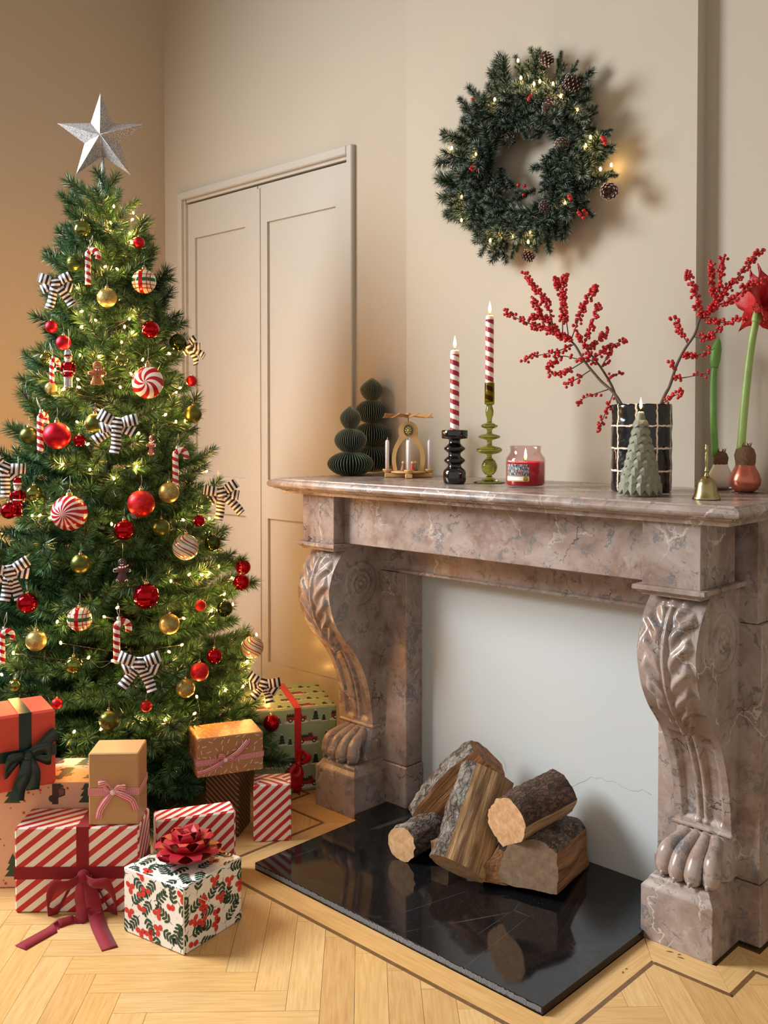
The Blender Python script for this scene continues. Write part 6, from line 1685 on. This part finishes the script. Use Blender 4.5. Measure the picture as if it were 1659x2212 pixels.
# 6. mid striped gift, 7. tall striped gift
G = Gift('gift_box', 'red and white striped gift half hidden behind the rosette gift', (-2.318, 1.492), 63.0, 0.225, 0.078, 0.200, RW2, 0, 0.005)
G = Gift('gift_box', 'upright red and white striped gift beside the hearth slab', (-2.371, 1.880), 50.0, 0.118, 0.098, 0.180, RW3, 0, 0.003)
mb = MB(); mb.add([(0.004, 0.004, G.h+0.0005), (G.w-0.004, 0.004, G.h+0.0005), (G.w-0.03, 0.062, G.h+0.0012), (0.03, 0.062, G.h+0.0012)], [(0, 1, 2, 3)], 0, [[(0.0, 0.0), (0.11, 0.0), (0.08, 0.06), (0.03, 0.06)]]); mb.build('paper_fold', stripes('red_white_fold', (190, 30, 34), (234, 224, 214), 1/0.024, (0.66, 0.75), 0.48, 0.45), G.o)
# 8. dark striped box, 9. dash print gift on top
d66 = V((cos(R(66)), sin(R(66))))
G = Gift('gift_box', 'dark brown gift with fine gold diagonal stripes under the dash print gift', (-2.434-0.112*cos(R(33)), 1.870-0.112*sin(R(33))), 33.0, 0.112, 0.118, 0.208, DARKSTR, 0, 0.003)
G = Gift('gift_box', 'brown gift printed with white dashes and tied with pink gingham ribbon', (-2.484, 1.748), 66.0, 0.212, 0.145, 0.122, KRAFT2, 0.2090, 0.003)
g = G.o; rng = random.Random(9); mb = MB()
for fc in ('front', 'right', 'top', 'left', 'back'):
    W, H_ = G.face(fc)[4:]; sh = []; us_ = []
    for _ in range(600):
        x, y = rng.uniform(0, W), rng.uniform(0, H_)
        if any(math.hypot(x-a, y-b) < 0.0165 for a, b in us_): continue
        us_.append((x, y)); a = rng.uniform(0, pi); sh.append((quad(x-0.0068*cos(a), y-0.0068*sin(a), x+0.0068*cos(a), y+0.0068*sin(a), 0.0021), 0, 0))
    G.decals(mb, fc, sh)
mb.build('printed_pattern', plain('print_white', (232, 222, 210), 0.5), g)
rz = 0.052
mb = MB(); mb.strip([(-e, G.d+e, rz-0.006), (-e, -e, rz-0.006), (G.w+e, -e, rz), (G.w+e, G.d+e, rz), (-e, G.d+e, rz-0.006)], V((0, 0, 0.0085)), 0.0005, smooth=False); mb.build('ribbon_band', GING, g)
bow(g, (0.088, -0.003, rz-0.003), (0.9, 0, -0.25), (0.25, 0, 0.9), (0, -1, 0), 0.028, 0.017, GING, [[(0, 0, 0.004), (-0.03, -0.026, 0.009), (-0.058, -0.048, 0.004), (-0.082, -0.058, 0.004)], [(0, 0, 0.004), (0.030, 0.026, 0.010), (0.048, 0.050, 0.006), (0.062, 0.074, 0.004)]], 0.1, ((1, 0.1), (-1, 0.25)))
# 10. green truck paper gift behind
dg = V((cos(R(60.4)), sin(R(60.4))))
G = Gift('gift_box', 'green gift printed with red pick-up trucks and firs, tied with red ribbon', (-2.516-0.30*dg.x, 2.376-0.30*dg.y), 60.4, 0.30, 0.330, 0.300, MINTP, 0, 0.004)
g = G.o; mb = MB()
for fc in ('front', 'top', 'right'):
    sh = []
    for r_ in range(4):
        for c_ in range(4):
            x, y = 0.03+c_*0.082+(0.041 if r_ % 2 else 0), 0.018+r_*0.078
            if (c_+r_*1) % 2 == 0: sh += truck(x, y, 0.072, 4 if (r_, c_) in ((1, 1), (2, 0)) else 0, 1, 2, 3, window=5)
            else: sh += firtree(x-0.012, y, 0.042, 1, 3) + firtree(x+0.018, y-0.004, 0.028, 1, 3)
    G.decals(mb, fc, sh)
mb.build('printed_pattern', [plain('truck_red', (150, 34, 36), 0.5), plain('print_fir', (22, 40, 30), 0.5), plain('tyre', (26, 24, 24), 0.5), plain('print_snow', (214, 206, 190), 0.5), plain('truck_dark', (40, 44, 36), 0.5), plain('cab_glass', (70, 50, 52), 0.5)], g)
rx = 0.158
mb = MB(); mb.strip([(rx, -e, 0.003), (rx, -e, G.h+e), (rx, G.d+e, G.h+e), (rx, G.d+e, 0.003)], V((0.0125, 0, 0)), 0.0006, smooth=False); mb.build('ribbon_band', REDRIB, g)
bow(g, (rx, -0.004, 0.105), (0.5, 0, 0.85), (0.85, 0, -0.5), (0, -1, 0), 0.05, 0.03, REDRIB, [[(0, 0, 0.004), (-0.03, 0.02, 0.016), (-0.085, 0.045, 0.006), (-0.10, 0.052, 0.03)], [(0, 0, 0.004), (-0.05, -0.01, 0.016), (-0.08, 0.04, 0.010)]], 0.3)

# branches of the tree keep clear of the gifts
def clear(root, tip):
    for i in range(3, 12):
        p = V((TX, TY, 0))+root.lerp(tip, i/10.5)
        for inv, w_, d_, h_ in GIFT_BOXES:
            q = inv @ p
            if -0.045 < q.x < w_+0.045 and -0.045 < q.y < d_+0.045 and q.z < h_+0.035: return False
    return True
for root, tip in TREE_BRANCHES:
    for k in range(5):
        if clear(root, tip): add_branch(root, tip); break
        f = 1-0.12*(k+1)
        tip = V((tip.x*f, tip.y*f, tip.z+0.01))

for root, tip in LOW_FRONT: add_branch(root, tip)

# small litter on the floor
TWG = plain('dry_twig_bit', (88, 70, 56), 0.8)
for i, (u, v, l, a) in enumerate(((1447,2056,0.017,0.3),(1467,2062,0.009,0.6),(1470,2069,0.016,0.2),(1353,2093,0.006,1.2),(1345,2100,0.010,1.9),(1345,2060,0.005,0.4))):
    p = atz(u, v, 0.001); mb = MB(); mb.tube([(-l/2*cos(a), -l/2*sin(a), 0.001), (0, 0.0006, 0.0013), (l/2*cos(a), l/2*sin(a), 0.001)], [0.0006, 0.0011, 0.0005], 5)
    tag(mb.build('twig_scrap', TWG, None, (p.x, p.y, 0.0004)), 'tiny dry twig scrap on the oak border by the right plinth', 'twig', 'twig scraps on the floor by the right plinth')

cb = catmull([atz(u, v, 0.0035) for u, v in ((352, 1600), (384, 1637), (408, 1629), (428, 1640), (404, 1658), (376, 1655), (350, 1640))], 6)
mb = MB(); mb.tube(cb, 0.003, 8); tag(mb.build('power_cable', plain('black_rubber', (18, 18, 18), 0.5)), 'thin black cable curling on the floor under the tree', 'cable')
